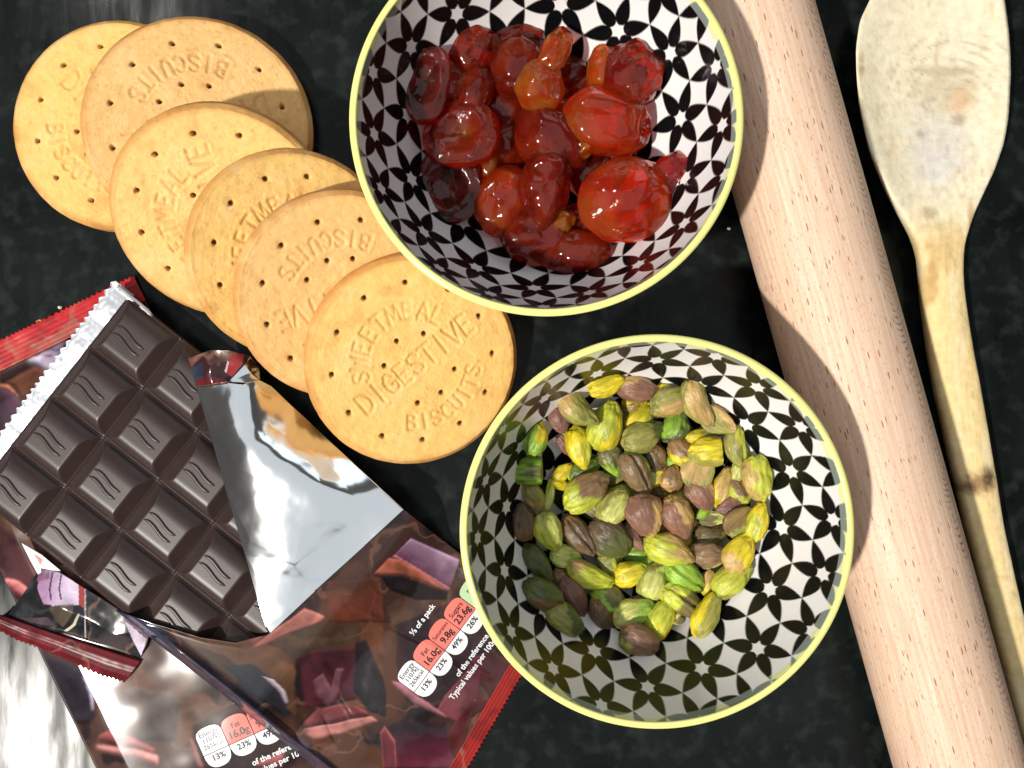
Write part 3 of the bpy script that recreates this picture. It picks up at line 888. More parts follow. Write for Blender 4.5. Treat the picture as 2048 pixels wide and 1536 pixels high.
u = np.linspace(50, 1065, 480); n = np.linspace(-497, 0, 240)
U, N = np.meshgrid(u, n, indexing='ij')
Pc = CQ + U[..., None] * CU + N[..., None] * CN
Zc = pack_c_height(U, N)
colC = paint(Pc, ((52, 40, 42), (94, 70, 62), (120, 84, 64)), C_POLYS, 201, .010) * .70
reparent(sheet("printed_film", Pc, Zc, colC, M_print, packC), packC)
# red crimped ends
def end_seam(name, u0, u1, sign, colr):
    uu = np.linspace(0, 1, 26); nn = np.linspace(-497, 0, 420)
    UU, NN = np.meshgrid(uu, nn, indexing='ij')
    tooth = teeth(NN + 5 * np.sin(NN * .05), 11.0, 4.5) * (uu ** 8)[:, None]
    Uv = u0 + (u1 - u0) * UU + sign * tooth
    P = CQ + Uv[..., None] * CU + NN[..., None] * CN
    Z = 1.3 + .03 * np.sin(UU * 2 * math.pi * 6) + .9 * (fbm(np.stack([UU * 40, NN, 0 * NN], -1), .02, 77) - .3)
    c = paint(P, colr, [], 88, .02)
    return sheet(name, P, np.maximum(Z, .35), c, M_seam, packC)
M_seam = col_mat("red_seam_film", rough=.36, spec=.35, bumps=((70, .12, .0008),))
RED = ((150, 18, 24), (178, 22, 28), (196, 34, 42))
reparent(end_seam("red_end_seam", 54, 0, -1, RED), packC)
reparent(end_seam("red_end_seam", 1060, 1114, 1, RED), packC)

# -- torn wrapper holding the bar
packB = empty("torn_chocolate_wrapper", W(600, 1250, 0))
tag(packB, "torn chocolate wrapper peeled back in a silver flap around the dark bar", "wrapper")
B_T = np.array([-251, -227, -189, -154, -102, -60, 28, 150, 264.0])
B_S0 = np.array([97, 167, 264, 326, 366, 376, 384, 400, 427.0])
def b_smax(t): return np.interp(t, [-251, -66, 148, 264], [866, 842, 812, 797])
def film_b_height(s, t):
    P = np.stack([s, t, 0 * s], -1)
    over = smooth(560, 430, s)                                  # over the end of the bar
    z = 5.2 + 9.4 * over
    z = z - 3.4 * smooth(b_smax(t) - 150, b_smax(t) - 25, s)
    z = z - 5.6 * smooth(-236, -252, t) * over - 1.5 * smooth(-236, -252, t)
    z = z - 3.2 * smooth(150, 264, t) * (.3 + .7 * (1 - over))
    # rolled fold along the lower edge
    z = z + 2.1 * np.exp(-((t + 236) / 9.0) ** 2) * smooth(150, 260, s)
    wr = smooth(430, 520, s) * smooth(b_smax(t) - 20, b_smax(t) - 70, s)
    z = z + wr * (1.6 * (fbm(P, .011, 91, 2) - .5) + .25 * (fbm(P, .03, 93, 2) - .5))
    # tension creases running off the bar's corner
    z = z + .55 * wr * np.exp(-((t + 60 + .35 * (s - 430)) / 10.0) ** 2)
    z = z + .5 * wr * np.exp(-((t - 40 - .2 * (s - 430)) / 7.0) ** 2)
    lift = .5 * np.exp(-((s - np.interp(t, B_T, B_S0)) / 14.0) ** 2)
    z = z + lift * .6
    px = np.array([309.0, 963.0]) + s[..., None] * Ps + t[..., None] * Pt - CQ
    zc_ = pack_c_height(px @ CU, px @ CN)
    inside = smooth(8, -30, px @ CN)
    return np.maximum(z, zc_ * inside + 1.0 * inside + .4)
B_POLYS = [
    (za([(0, 500), (340, 520), (560, 600), (640, 720), (620, 1000), (420, 800), (200, 640), (0, 560)]), (122, 84, 60), 1.0),
    (za([(190, 690), (380, 690), (480, 770), (580, 900), (575, 1010), (400, 880)]), (44, 47, 56), .4),
    (za([(440, 762), (500, 780), (570, 850), (590, 915), (575, 925), (540, 860), (480, 800)]), (212, 190, 208), .1),
    (za([(820, 190), (1150, 170), (1160, 430), (840, 440)]), (108, 58, 46), .6, (.2, 1), (136, 66, 48)),
    (za([(840, 200), (1000, 60), (1120, 110), (1120, 230), (960, 260)]), (86, 58, 46), 1.0),
    (za([(370, 592), (480, 500), (690, 355), (815, 405), (790, 440), (610, 500), (400, 588)]), (196, 122, 112), .3),
    (za([(340, 540), (440, 520), (380, 590)]), (150, 90, 84), .2),
    (za([(540, 540), (700, 470), (1010, 430), (1000, 560), (700, 640), (620, 640)]), (88, 72, 58), 1.2),
    (za([(1010, 440), (1130, 440), (1180, 640), (1140, 830), (1060, 700), (1020, 520)]), (118, 74, 52), .8),
    (za([(1180, 330), (1340, 260), (1480, 360), (1360, 420), (1220, 460)]), (104, 74, 60), 1.2),
    (za([(1240, 20), (1330, -70), (1620, 60), (1590, 160), (1565, 235), (1220, 40)]), (112, 66, 92), .1, (.55, -.83), (186, 150, 180)),
    (za([(1215, 36), (1240, 30), (1565, 228), (1562, 246)]), (190, 120, 130), .05),
    (za([(1110, 145), (1200, 44), (1270, 62), (1390, 132), (1560, 246), (1400, 192), (1280, 150)]), (192, 108, 86), .25),
    (za([(1150, 155), (1280, 158), (1400, 200), (1562, 252), (1540, 300), (1360, 300), (1200, 240)]), (30, 25, 31), .3),
    (za([(1250, 520), (1400, 380), (1700, 260), (1900, 400), (1800, 640), (1480, 980), (1300, 900), (1230, 700)]), (58, 36, 42), .6),
    (za([(660, 640), (760, 600), (1000, 590), (1030, 700), (1000, 900), (700, 960), (670, 800)]), (78, 40, 48), .3, (0, 1), (96, 46, 56)),
    (za([(740, 780), (800, 740), (850, 830), (880, 720), (925, 715), (900, 840), (830, 950), (770, 900)]), (146, 98, 108), .6),
    (za([(1000, 560), (1060, 540), (1140, 700), (1185, 860), (1180, 1000), (1080, 975), (985, 850)]), (40, 38, 44), .3),
    (za([(690, 1035), (760, 965), (900, 930), (1010, 940), (1078, 985), (690, 1062)]), (146, 70, 74), .1),
    (za([(690, 1062), (1078, 985), (1085, 1000), (690, 1078)]), (84, 30, 40), .1),
    (za([(690, 1078), (1090, 1003), (1138, 1030), (900, 1112), (740, 1142), (690, 1112)]), (208, 136, 130), .25),
    (za([(1180, 1075), (1300, 1040), (1540, 1040), (1585, 1320), (1200, 1320)]), (38, 28, 38), .2, (.1, 1), (122, 50, 72)),
    (za([(1145, 1100), (1172, 1058), (1235, 1150), (1246, 1320), (1165, 1320)]), (156, 84, 84), .1),
    (za([(1152, 1110), (1172, 1078), (1226, 1155), (1236, 1320), (1170, 1320)]), (104, 42, 50), .1),
    (za([(1480, 985), (1530, 880), (1640, 760), (1700, 660), (1778, 625), (1772, 720), (1720, 900), (1670, 1068)]), (136, 74, 82), .5, (.6, -.6), (104, 52, 62)),
    (za([(1660, 1065), (1715, 900), (1722, 905), (1678, 1070)]), (206, 140, 140), .1),
    (za([(1212, 790), (1260, 800), (1400, 900), (1560, 1010), (1500, 1000), (1360, 930), (1250, 840)]), (176, 116, 124), .2),
    (za([(1780, 560), (1930, 680), (1900, 760), (1800, 900), (1760, 800)]), (92, 52, 52), .5),
    (za([(1700, 900), (1850, 880), (1700, 1020), (1600, 1313), (1560, 1100)]), (96, 36, 38), .4),
    (za([(0, 480), (80, 490), (60, 515), (0, 515)]), (214, 140, 140), .1),
]
ns, nt2 = 420, 380
tt = np.linspace(-251, 264, nt2)
w = np.linspace(0, 1, ns)
WW, TT = np.meshgrid(w, tt, indexing='ij')
S0 = np.interp(TT, B_T, B_S0); SS = S0 + (b_smax(TT) - 24 - S0) * WW
Pb = np.array([309.0, 963.0]) + SS[..., None] * Ps + TT[..., None] * Pt
Zb = film_b_height(SS, TT)
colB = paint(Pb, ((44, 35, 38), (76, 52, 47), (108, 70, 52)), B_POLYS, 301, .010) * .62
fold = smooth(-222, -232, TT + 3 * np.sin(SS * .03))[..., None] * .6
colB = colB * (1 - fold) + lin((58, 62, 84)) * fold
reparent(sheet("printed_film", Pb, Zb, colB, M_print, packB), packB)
# red crimped end, lower right
uu = np.linspace(0, 1, 22); UU, TS = np.meshgrid(uu, np.linspace(-251, 264, 420), indexing='ij')
tooth = teeth(TS, 10.0, 4.0) * (uu ** 8)[:, None]
SS2 = b_smax(TS) - 27 + 34 * UU - tooth
Pe = np.array([309.0, 963.0]) + SS2[..., None] * Ps + TS[..., None] * Pt
Zs = film_b_height(b_smax(TS) - 26, TS) * (1 - UU) + 1.0 * UU + .2 + .04 * np.sin(UU * 30)
reparent(sheet("red_end_seam", Pe, np.maximum(Zs, .4), paint(Pe, ((120, 22, 18), (148, 30, 24), (160, 40, 30)), [], 99), M_seam, packB), packB)

# silver crimped end, upper left, and the silver side turned up beside the bar
def silver_end():
    nn, mm = 30, 520
    k = np.linspace(0, 1, nn); t = np.linspace(-290, 268, mm)
    K, T = np.meshgrid(k, t, indexing='ij')
    s_out = np.interp(t, [-290, -200, -60, 60, 180, 268], [-300, -302, -308, -312, -314, -316])
    s_in = -262.0
    S = s_in + (s_out - s_in)[None, :] * K - teeth(T + 4 * np.sin(T * .04), 16.5, -7.0) * (k ** 10)[:, None]
    P = np.array([309.0, 963.0]) + S[..., None] * Ps + T[..., None] * Pt
    Z = 7.4 + .9 * K + .07 * np.sin(K * 26 + 1.2 * np.sin(T * .2)) * K + .8 * (fbm(np.stack([K * 30, T, 0 * T], -1), .03, 15) - .5)
    return sheet("silver_end_seam", P, Z, None, M_seamfoil, packB)
M_seamfoil = flat_mat("crimped_foil", (190, 193, 200), rough=.42, metallic=.5)
reparent(silver_end(), packB)
k = np.linspace(0, 1, 14); s = np.linspace(-300, -205, 60)
K, S = np.meshgrid(k, s, indexing='ij')
Tq = 244 + 22 * K + .10 * (S + 300) * -.25 - 4 * np.exp(-((S + 205) / 10) ** 2) * K
Pq = np.array([309.0, 963.0]) + S[..., None] * Ps + Tq[..., None] * Pt
Zq = 8.0 + 1.6 * np.sin(K * 2.4) + .5 * (fbm(np.stack([K * 20, S, 0 * S], -1), .06, 19) - .5)
reparent(sheet("silver_side_fold", Pq, Zq, None, M_seamfoil, packB), packB)

# peeled flap: creased facets of silver film
def facet_sheet(name, pts, outline, mat, root, cuts=5, rough_amp=.18, thick=.12, seed=5, col=None, soft=2, iron=6, spline=0):
    co = [Vector((p[0], p[1])) for p in pts]
    n = len(outline)
    ed = [(outline[i], outline[(i + 1) % n]) for i in range(n)]
    v, e, f, *_ = geometry.delaunay_2d_cdt(co, ed, [], 1, 1e-4)
    P = np.array([[p.x, p.y] for p in v])
    z = np.array([min(pts, key=lambda q: (q[0] - p[0]) ** 2 + (q[1] - p[1]) ** 2)[2] for p in P])
    bm = bmesh.new()
    vs = [bm.verts.new((P[i, 0], -P[i, 1], z[i])) for i in range(len(P))]
    for fc in f:
        try: bm.faces.new([vs[i] for i in fc])
        except ValueError: pass
    for it in range(cuts):
        bmesh.ops.subdivide_edges(bm, edges=bm.edges[:], cuts=1, use_grid_fill=True)
        bmesh.ops.triangulate(bm, faces=bm.faces[:])
        if it < soft:
            bnd = {vv for e2 in bm.edges if e2.is_boundary for vv in e2.verts}
            new = {}
            for vv in bm.verts:
                if vv in bnd: continue
                m = sum((e2.other_vert(vv).co.z for e2 in vv.link_edges)) / len(vv.link_edges)
                new[vv] = vv.co.z * .6 + m * .4
            for vv, zz_ in new.items(): vv.co.z = zz_
    bm.verts.index_update()
    C3 = np.array([[vv.co.x, -vv.co.y, vv.co.z] for vv in bm.verts])
    E2 = np.array([[e2.verts[0].index, e2.verts[1].index] for e2 in bm.edges])
    isb = np.zeros(len(C3), bool); isb[[vv.index for e2 in bm.edges if e2.is_boundary for vv in e2.verts]] = True
    deg = np.bincount(E2.ravel(), minlength=len(C3))
    for _ in range(iron):
        acc = np.bincount(E2[:, 0], C3[E2[:, 1], 2], len(C3)) + np.bincount(E2[:, 1], C3[E2[:, 0], 2], len(C3))
        C3[:, 2] = np.where(isb, C3[:, 2], .5 * C3[:, 2] + .5 * acc / deg)
    if spline:                                                  # taut sheet through the control points
        K = np.array([[p_[0], p_[1]] for p_ in pts], float) / 100; zk = np.array([p_[2] for p_ in pts], float)
        def tps(r2): return r2 * np.log(np.maximum(r2, 1e-9))
        A_ = tps(((K[:, None] - K[None]) ** 2).sum(-1)) + np.eye(len(K)) * .12
        Pm = np.c_[np.ones(len(K)), K]
        sol = np.linalg.solve(np.block([[A_, Pm], [Pm.T, np.zeros((3, 3))]]), np.r_[zk, 0, 0, 0])
        Q = C3[:, :2] / 100
        zt = tps(((Q[:, None] - K[None]) ** 2).sum(-1)) @ sol[:len(K)] + sol[len(K)] + Q @ sol[-2:]
        C3[:, 2] = spline * zt + (1 - spline) * C3[:, 2]
    q = C3 * [1, 1, 0]
    C3[:, 2] += rough_amp * 4 * (fbm(q, .016, seed, 2) - .5) + rough_amp * .5 * (vnoise(q, .06, seed + 4) - .5)
    C3 = np.stack([(C3[:, 0] - 1024) / F * (H - C3[:, 2]), (768 - C3[:, 1]) / F * (H - C3[:, 2]), C3[:, 2]], -1) * MM
    for vv, c_ in zip(bm.verts, C3.tolist()): vv.co = c_
    bmesh.ops.recalc_face_normals(bm, faces=bm.faces)
    up = sum(fc.normal.z for fc in bm.faces)
    if up < 0: bmesh.ops.reverse_faces(bm, faces=bm.faces)
    bmesh.ops.solidify(bm, geom=bm.faces[:], thickness=thick * MM)
    me = bpy.data.meshes.new(name); bm.to_mesh(me); bm.free()
    me.polygons.foreach_set("use_smooth", np.full(len(me.polygons), True))
    if col is not None:
        nv = len(me.vertices); c = np.empty(nv * 3); me.vertices.foreach_get("co", c); c = c.reshape(-1, 3) / MM
        cc = col(to_px(c)); a = me.color_attributes.new("Col", 'FLOAT_COLOR', 'POINT')
        full = np.ones((nv, 4)); full[:, :3] = cc; a.data.foreach_set("color", full.ravel())
    o = link(name, me, mat, root)
    return o

flap_pts = [
    (392, 773, 17.0), (455, 765, 19.5), (484, 769, 20.5), (518, 759, 17.5), (544, 772, 14.0),          # 0-4 top
    (585, 812, 11.5), (627, 851, 11.0), (706, 925, 12.5), (765, 980, 15.6), (808, 1019, 16.6),            # 5-9 right edge
    (730, 1092, 16.4), (632, 1181, 15.8), (539, 1268, 15.0),                                              # 10-12 lower edge
    (531, 1256, 15.2), (490, 1110, 15.6), (449, 972, 16.0), (422, 875, 16.5),                             # 13-16 left edge
    (482, 838, 21.5), (511, 889, 22.5), (570, 927, 22.0), (640, 966, 20.5), (708, 993, 18.0),             # 17-21 crease facing the biscuits
    (435, 868, 18.2), (474, 935, 19.6), (510, 1000, 20.0), (548, 1049, 20.2), (590, 1130, 18.0),          # 22-26 crease next to the bar
    (560, 975, 21.0), (600, 1050, 20.0), (660, 1050, 19.0), (500, 1080, 17.2), (525, 1170, 16.6),
    (690, 1062, 17.6), (540, 850, 17.0), (600, 890, 16.5), (668, 940, 15.6), (500, 800, 20.5)]
flap = facet_sheet("silver_flap", flap_pts, list(range(17)), M_foil, packB, cuts=5, seed=5, rough_amp=.12, soft=4, iron=260, spline=.8)
reparent(flap, packB)
dark_pts = [(375, 717, 18), (422, 700, 20), (459, 701, 20.5), (501, 712, 17), (489, 729, 19), (455, 764, 20), (425, 768, 19.4), (392, 772, 17.4), (382, 734, 17),
            (420, 735, 21.5), (455, 735, 18.5)]
CORNER_POLYS = [(ze([(60, 150), (200, 115), (90, 220)]), (110, 62, 52), .1),
                (ze([(90, 220), (180, 180), (190, 330), (130, 370), (100, 300)]), (44, 50, 66), .1),
                (ze([(130, 320), (240, 300), (380, 320), (400, 350), (130, 375)]), (92, 26, 34), .4),
                (ze([(370, 260), (420, 110), (520, 110), (500, 200), (420, 300)]), (150, 44, 46), .2),
                (ze([(360, 250), (385, 170), (395, 180), (375, 270)]), (220, 190, 190), .05)]
corner = facet_sheet("printed_corner", dark_pts, list(range(9)), M_print, packB, cuts=5, seed=9,
                     col=lambda P: paint(P, ((24, 24, 28), (38, 38, 46), (60, 34, 38)), CORNER_POLYS, 401))
reparent(corner, packB)
grey_pts = [(455, 764, 18.6), (489, 729, 17.6), (501, 713, 15.8), (520, 738, 13.5), (543, 760, 11.5), (519, 758, 16.5), (497, 766, 18.0), (500, 745, 17.2)]
reparent(facet_sheet("crumpled_foil_corner", grey_pts, list(range(7)), M_foil, packB, cuts=4, seed=12, rough_amp=.3), packB)

# -- torn-off wrapper end on the left
packD = empty("torn_wrapper_end", W(140, 1260, 0))
tag(packD, "torn wrapper end with a dark red crimped edge, below the chocolate bar", "wrapper")
D_POLYS = [
    (zc([(350, 370), (430, 380), (530, 410), (690, 520), (690, 700), (600, 710), (470, 710), (380, 690), (330, 560)]), (150, 112, 146), .1, (.9, .1), (222, 204, 228)),
    (zc([(350, 370), (430, 390), (440, 470), (330, 490)]), (130, 84, 118), .3),
    (zc([(455, 410), (470, 410), (445, 560), (455, 660), (440, 660), (428, 560)]), (70, 34, 74), .1),
    (zc([(530, 430), (545, 430), (525, 560), (545, 650), (528, 660), (512, 560)]), (70, 34, 74), .1),
    (zc([(690, 520), (745, 560), (745, 735), (690, 700)]), (168, 70, 66), .1),
    (zc([(742, 560), (752, 560), (755, 990), (742, 980)]), (190, 180, 190), .05),
    (zc([(560, 930), (640, 870), (690, 780), (700, 800), (660, 880), (600, 930)]), (206, 196, 168), .3),
    (zc([(430, 720), (650, 700), (640, 800), (560, 900), (500, 860)]), (88, 76, 62), .6),
    (zc([(1090, 835), (1290, 1000), (1270, 1070), (1240, 1150), (1150, 980)]), (206, 192, 212), .2),
    (zc([(1120, 780), (1330, 900), (1300, 1000), (1100, 840)]), (120, 92, 112), .2),
    (zc([(170, 820), (420, 810), (500, 900), (300, 860)]), (92, 74, 82), .3),
]
d_pts = [(14, 1232, 3.2), (45, 1190, 5.2), (80, 1136, 7.0), (118, 1144, 7.4), (160, 1170, 7.6), (230, 1214, 7.6), (300, 1262, 7.0), (292, 1296, 6.0), (279, 1321, 4.6), (215, 1300, 4.0), (150, 1282, 4.2), (75, 1256, 4.0),
         (120, 1215, 9.2), (170, 1235, 8.4), (171, 1272, 6.0), (230, 1270, 7.6), (75, 1210, 6.2), (140, 1250, 7.4), (250, 1290, 5.6)]
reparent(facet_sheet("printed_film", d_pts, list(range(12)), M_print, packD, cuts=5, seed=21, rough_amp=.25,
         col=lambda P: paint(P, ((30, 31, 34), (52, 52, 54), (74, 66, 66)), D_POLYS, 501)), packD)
uu = np.linspace(0, 1, 22); xx = np.linspace(0, 1, 320)
UU, XX = np.meshgrid(uu, xx, indexing='ij')
top_e = np.stack([np.interp(xx, [0, .5, 1], [-4, 140, 281]), np.interp(xx, [0, .5, 1], [1228, 1277, 1322])], -1)
bot_e = np.stack([np.interp(xx, [0, .2, .45, .8, 1], [-24, 35, 100, 200, 248]), np.interp(xx, [0, .2, .45, .8, 1], [1250, 1283, 1306, 1352, 1366])], -1)
Pd = top_e[None] * (1 - UU[..., None]) + bot_e[None] * UU[..., None]
Pd[..., 1] -= teeth(XX * 300, 10.5, 4.5) * UU ** 8
Zd = 4.4 * (1 - UU) + 6.0 * np.sin(UU * math.pi) * .25 + 3.4 * UU + .05 * np.sin(UU * 28) + .6 * (fbm(np.stack([XX * 300, UU * 40, 0 * XX], -1), .02, 70) - .5)
Zd += pack_c_height(*[np.asarray(a) for a in ((Pd - CQ) @ CU, (Pd - CQ) @ CN)]) * 0 + 1.6 * smooth(0, .6, XX)
reparent(sheet("dark_red_end_seam", Pd, Zd, paint(Pd, ((86, 16, 24), (106, 20, 30), (120, 28, 38)), [], 98), M_seam, packD), packD)
# scrap of white and red print between bar and pack
scr = [(43, 1086, 7.2), (84, 1110, 7.6), (122, 1142, 7.6), (90, 1140, 7.2), (76, 1149, 7.0), (60, 1120, 7.1)]
SCR_POLYS = [(zc([(295, 250), (380, 300), (355, 360)]), (216, 50, 40), .1)]
reparent(facet_sheet("white_paper_scrap", scr, list(range(6)), M_seam, packD, cuts=4, seed=31, rough_amp=.05,
         col=lambda P: paint(P, ((236, 234, 234), (240, 238, 238), (244, 242, 242)), SCR_POLYS, 601)), packD)

# ------------------------------------------------------------------ nutrition labels printed on the wrappers
def text_geom(txt, size, bold=.0):
    cu = bpy.data.curves.new("lettering", 'FONT'); cu.body = txt; cu.size = size; cu.resolution_u = 3
    cu.offset = bold; cu.align_x = 'CENTER'
    ob = bpy.data.objects.new("lettering_tmp", cu); sc.collection.objects.link(ob)
    dg = bpy.context.evaluated_depsgraph_get()
    me = bpy.data.meshes.new_from_object(ob.evaluated_get(dg))
    bpy.data.objects.remove(ob)
    bm = bmesh.new(); bm.from_mesh(me); bmesh.ops.triangulate(bm, faces=bm.faces[:])
    v = np.array([[q.co.x, q.co.y] for q in bm.verts]).reshape(-1, 2); f = np.array([[q.index for q in fc.verts] for fc in bm.faces])
    bm.free(); bpy.data.meshes.remove(me); bpy.data.curves.remove(cu)
    return v, f

def nutrition_label(root, org, ang, pitch, hfun, tri=True):
    a = math.radians(ang); ax = np.array([math.cos(a), -math.sin(a)]); ay = np.array([-math.sin(a), -math.cos(a)])
    org = np.asarray(org, float); k = pitch / 52.0
    def place(q, dz):
        P = org + q[:, :1] * k * ax + q[:, 1:] * k * ay
        z = hfun(P) + dz
        return np.stack([(P[:, 0] - 1024) / F * (H - z), (768 - P[:, 1]) / F * (H - z), z], -1)
    def tab(i, upper):
        x0, x1 = i * 52 + .8, (i + 1) * 52 - .8
        nx, ny = 22, 10
        xs = np.linspace(x0, x1, nx); f = (xs - x0) / (x1 - x0) * 2 - 1
        e = np.sqrt(np.clip(1 - np.abs(f) ** 2.4, 0, 1))
        edge = (36 + 13 * e - 36 * 0) if upper else -(8 + 22 * e)
        ky = np.linspace(0, 1, ny)
        X = np.repeat(xs[:, None], ny, 1); Y = (.7 if upper else -.7) + (edge[:, None] - (.7 if upper else -.7)) * ky[None]
        return np.stack([X, Y], -1).reshape(-1, 2), grid_faces(nx, ny)
    def merge(parts):
        vs, fs, n0 = [], [], 0
        for v, f in parts:
            if f.shape[1] == 4: f = np.vstack([f[:, [0, 1, 2]], f[:, [0, 2, 3]]])
            vs.append(v); fs.append(f + n0); n0 += len(v)
        return np.vstack(vs), np.vstack(fs)
    def emit(name, parts, mat, dz, parent):
        v, f = merge(parts); W3 = place(v, dz)
        # face upwards
        t = W3[f]; nz = np.cross(t[:, 1] - t[:, 0], t[:, 2] - t[:, 0])[:, 2]
        f = np.where((nz < 0)[:, None], f[:, ::-1], f)
        o = link(name, make_mesh(name, W3, f, smooth_shade=False), mat, parent)
        return o
    whites = [tab(0, True)] + [tab(i, False) for i in range(5)]
    base = reparent(emit("nutrition_label", whites, M_white_ink, .16, root), root)
    for i in (1, 2, 3): emit("red_tab", [tab(i, True)], M_red_ink, .16, base)
    emit("green_tab", [tab(4, True)], M_green_ink, .16, base)
    def T(txt, x, y, size, bold):
        v, f = text_geom(txt, size, bold)
        return v + np.array([x, y]), f
    blk = [T("Energy", 26, 33, 14.5, 0), T("1107kJ", 26, 21, 13, .0), T("265kcal", 26, 8.5, 13, .0), T("13%", 26, -16, 16, .25),
           T("Fat", 78, 26, 14.5, .15), T("16.0g", 78, 8, 19.5, .45), T("23%", 78, -16, 16, .25),
           T("Saturates", 130, 27, 12, 0), T("9.8g", 130, 8, 19.5, .45), T("49%", 130, -16, 16, .25),
           T("Sugars", 182, 26, 14.5, .1), T("23.6g", 182, 8, 19.5, .45), T("26%", 182, -16, 16, .25),
           T("Salt", 234, 26, 14.5, .1)]
    emit("lettering", blk, M_black_ink, .26, base)
    wht = [T("\u2153 of a pack", 127, 68, 15.5, .35), T("of the reference intake*", 153, -54, 15.5, .4), T("Typical values per 100g: Energy 2212kJ", 155, -72, 15.5, .4)]
    emit("lettering", wht, M_white_ink, .17, base)
    return base

def hB(P):
    s_, t_ = ST(P[:, 0], P[:, 1]); return film_b_height(s_, t_)
def hC(P):
    d = P - CQ; return pack_c_height(d @ CU, d @ CN)
nutrition_label(packB, (828, 1385), 53.6, 52, hB)
nutrition_label(packC, (407, 1513), 24.0, 55.5, hC)

# ------------------------------------------------------------------ glace cherries
def uv_sphere(nu, nv):
    th = np.linspace(0.02, math.pi - .02, nu); ph = np.linspace(0, 2 * math.pi, nv, endpoint=False)
    T, P = np.meshgrid(th, ph, indexing='ij')
    return np.stack([np.sin(T) * np.cos(P), np.sin(T) * np.sin(P), np.cos(T)], -1), grid_faces(nu, nv, wrap_v=True)

def bowl_floor(x, y, c):
    return float(bowl_z(min(math.hypot(x - c[0], y - c[1]), BR)))

def cherry_mesh(a, b, c, seed, kind, ci):
    """half cherry: kind d dome up, f cut face up with a hollow, l lumpy"""
    U, fc = uv_sphere(52, 72)
    r = 1 + .34 * (fbm(U, 1.0, seed, 2) - .5) + .10 * (fbm(U, 2.4, seed + 2, 2) - .5)
    if kind == 'l': r = r * (1 + .46 * (fbm(U, 1.5, seed + 4, 2) - .5)) + .03 * (fbm(U, 4.5, seed + 6, 2) - .5)
    V = U * r[..., None]
    if kind == 'f':
        top = .32
        rad = np.hypot(V[..., 0], V[..., 1])
        hollow = top - .34 * np.exp(-(rad / .48) ** 2) + .10 * np.exp(-((rad - .62) / .14) ** 2) + .10 * (fbm(V, 4.0, seed + 7) - .5)
        V[..., 2] = np.where(V[..., 2] > hollow, hollow + .05 * (V[..., 2] - hollow), V[..., 2])
    elif kind == 'd':
        bot = -.45
        V[..., 2] = np.where(V[..., 2] < bot, bot + .15 * (V[..., 2] - bot), V[..., 2])
    # stem-end pucker
    V = V * (1 - .16 * np.exp(-((U[..., 0] - .9) ** 2 + U[..., 1] ** 2 + (U[..., 2] - .3) ** 2) / .10))[..., None]
    lo, hi = [((164, 38, 20), (206, 76, 34)), ((220, 92, 24), (250, 150, 50)), ((126, 36, 24), (170, 58, 34)), ((210, 34, 20), (250, 76, 36)), ((214, 66, 26), (246, 116, 44))][ci]
    n = fbm(U, 1.6, seed + 30)
    k = smooth(.22, .78, n)[..., None]; col = lin(lo) * (1 - k) + lin(hi) * k
    if kind == 'f':
        rim = smooth(.74, .98, np.hypot(U[..., 0], U[..., 1])) * smooth(.15, .5, fbm(U, 1.1, seed + 33) + .12)  # scarlet skin edge, with light through the thin rim put into the colour
        rim = (rim * smooth(.45, -.1, U[..., 2]))[..., None]
        col = col * (1 - rim) + lin((240, 52, 16)) * rim
        gold = (smooth(.42, .1, np.hypot(U[..., 0], U[..., 1])) * (U[..., 2] > 0) * smooth(.4, .6, fbm(U, 5, seed + 35)))[..., None] * (.9 if ci == 0 else .25)
        col = col * (1 - gold) + lin((226, 132, 40)) * gold
    return make_mesh("cherry", V * np.array([a, b, c]), fc, col)

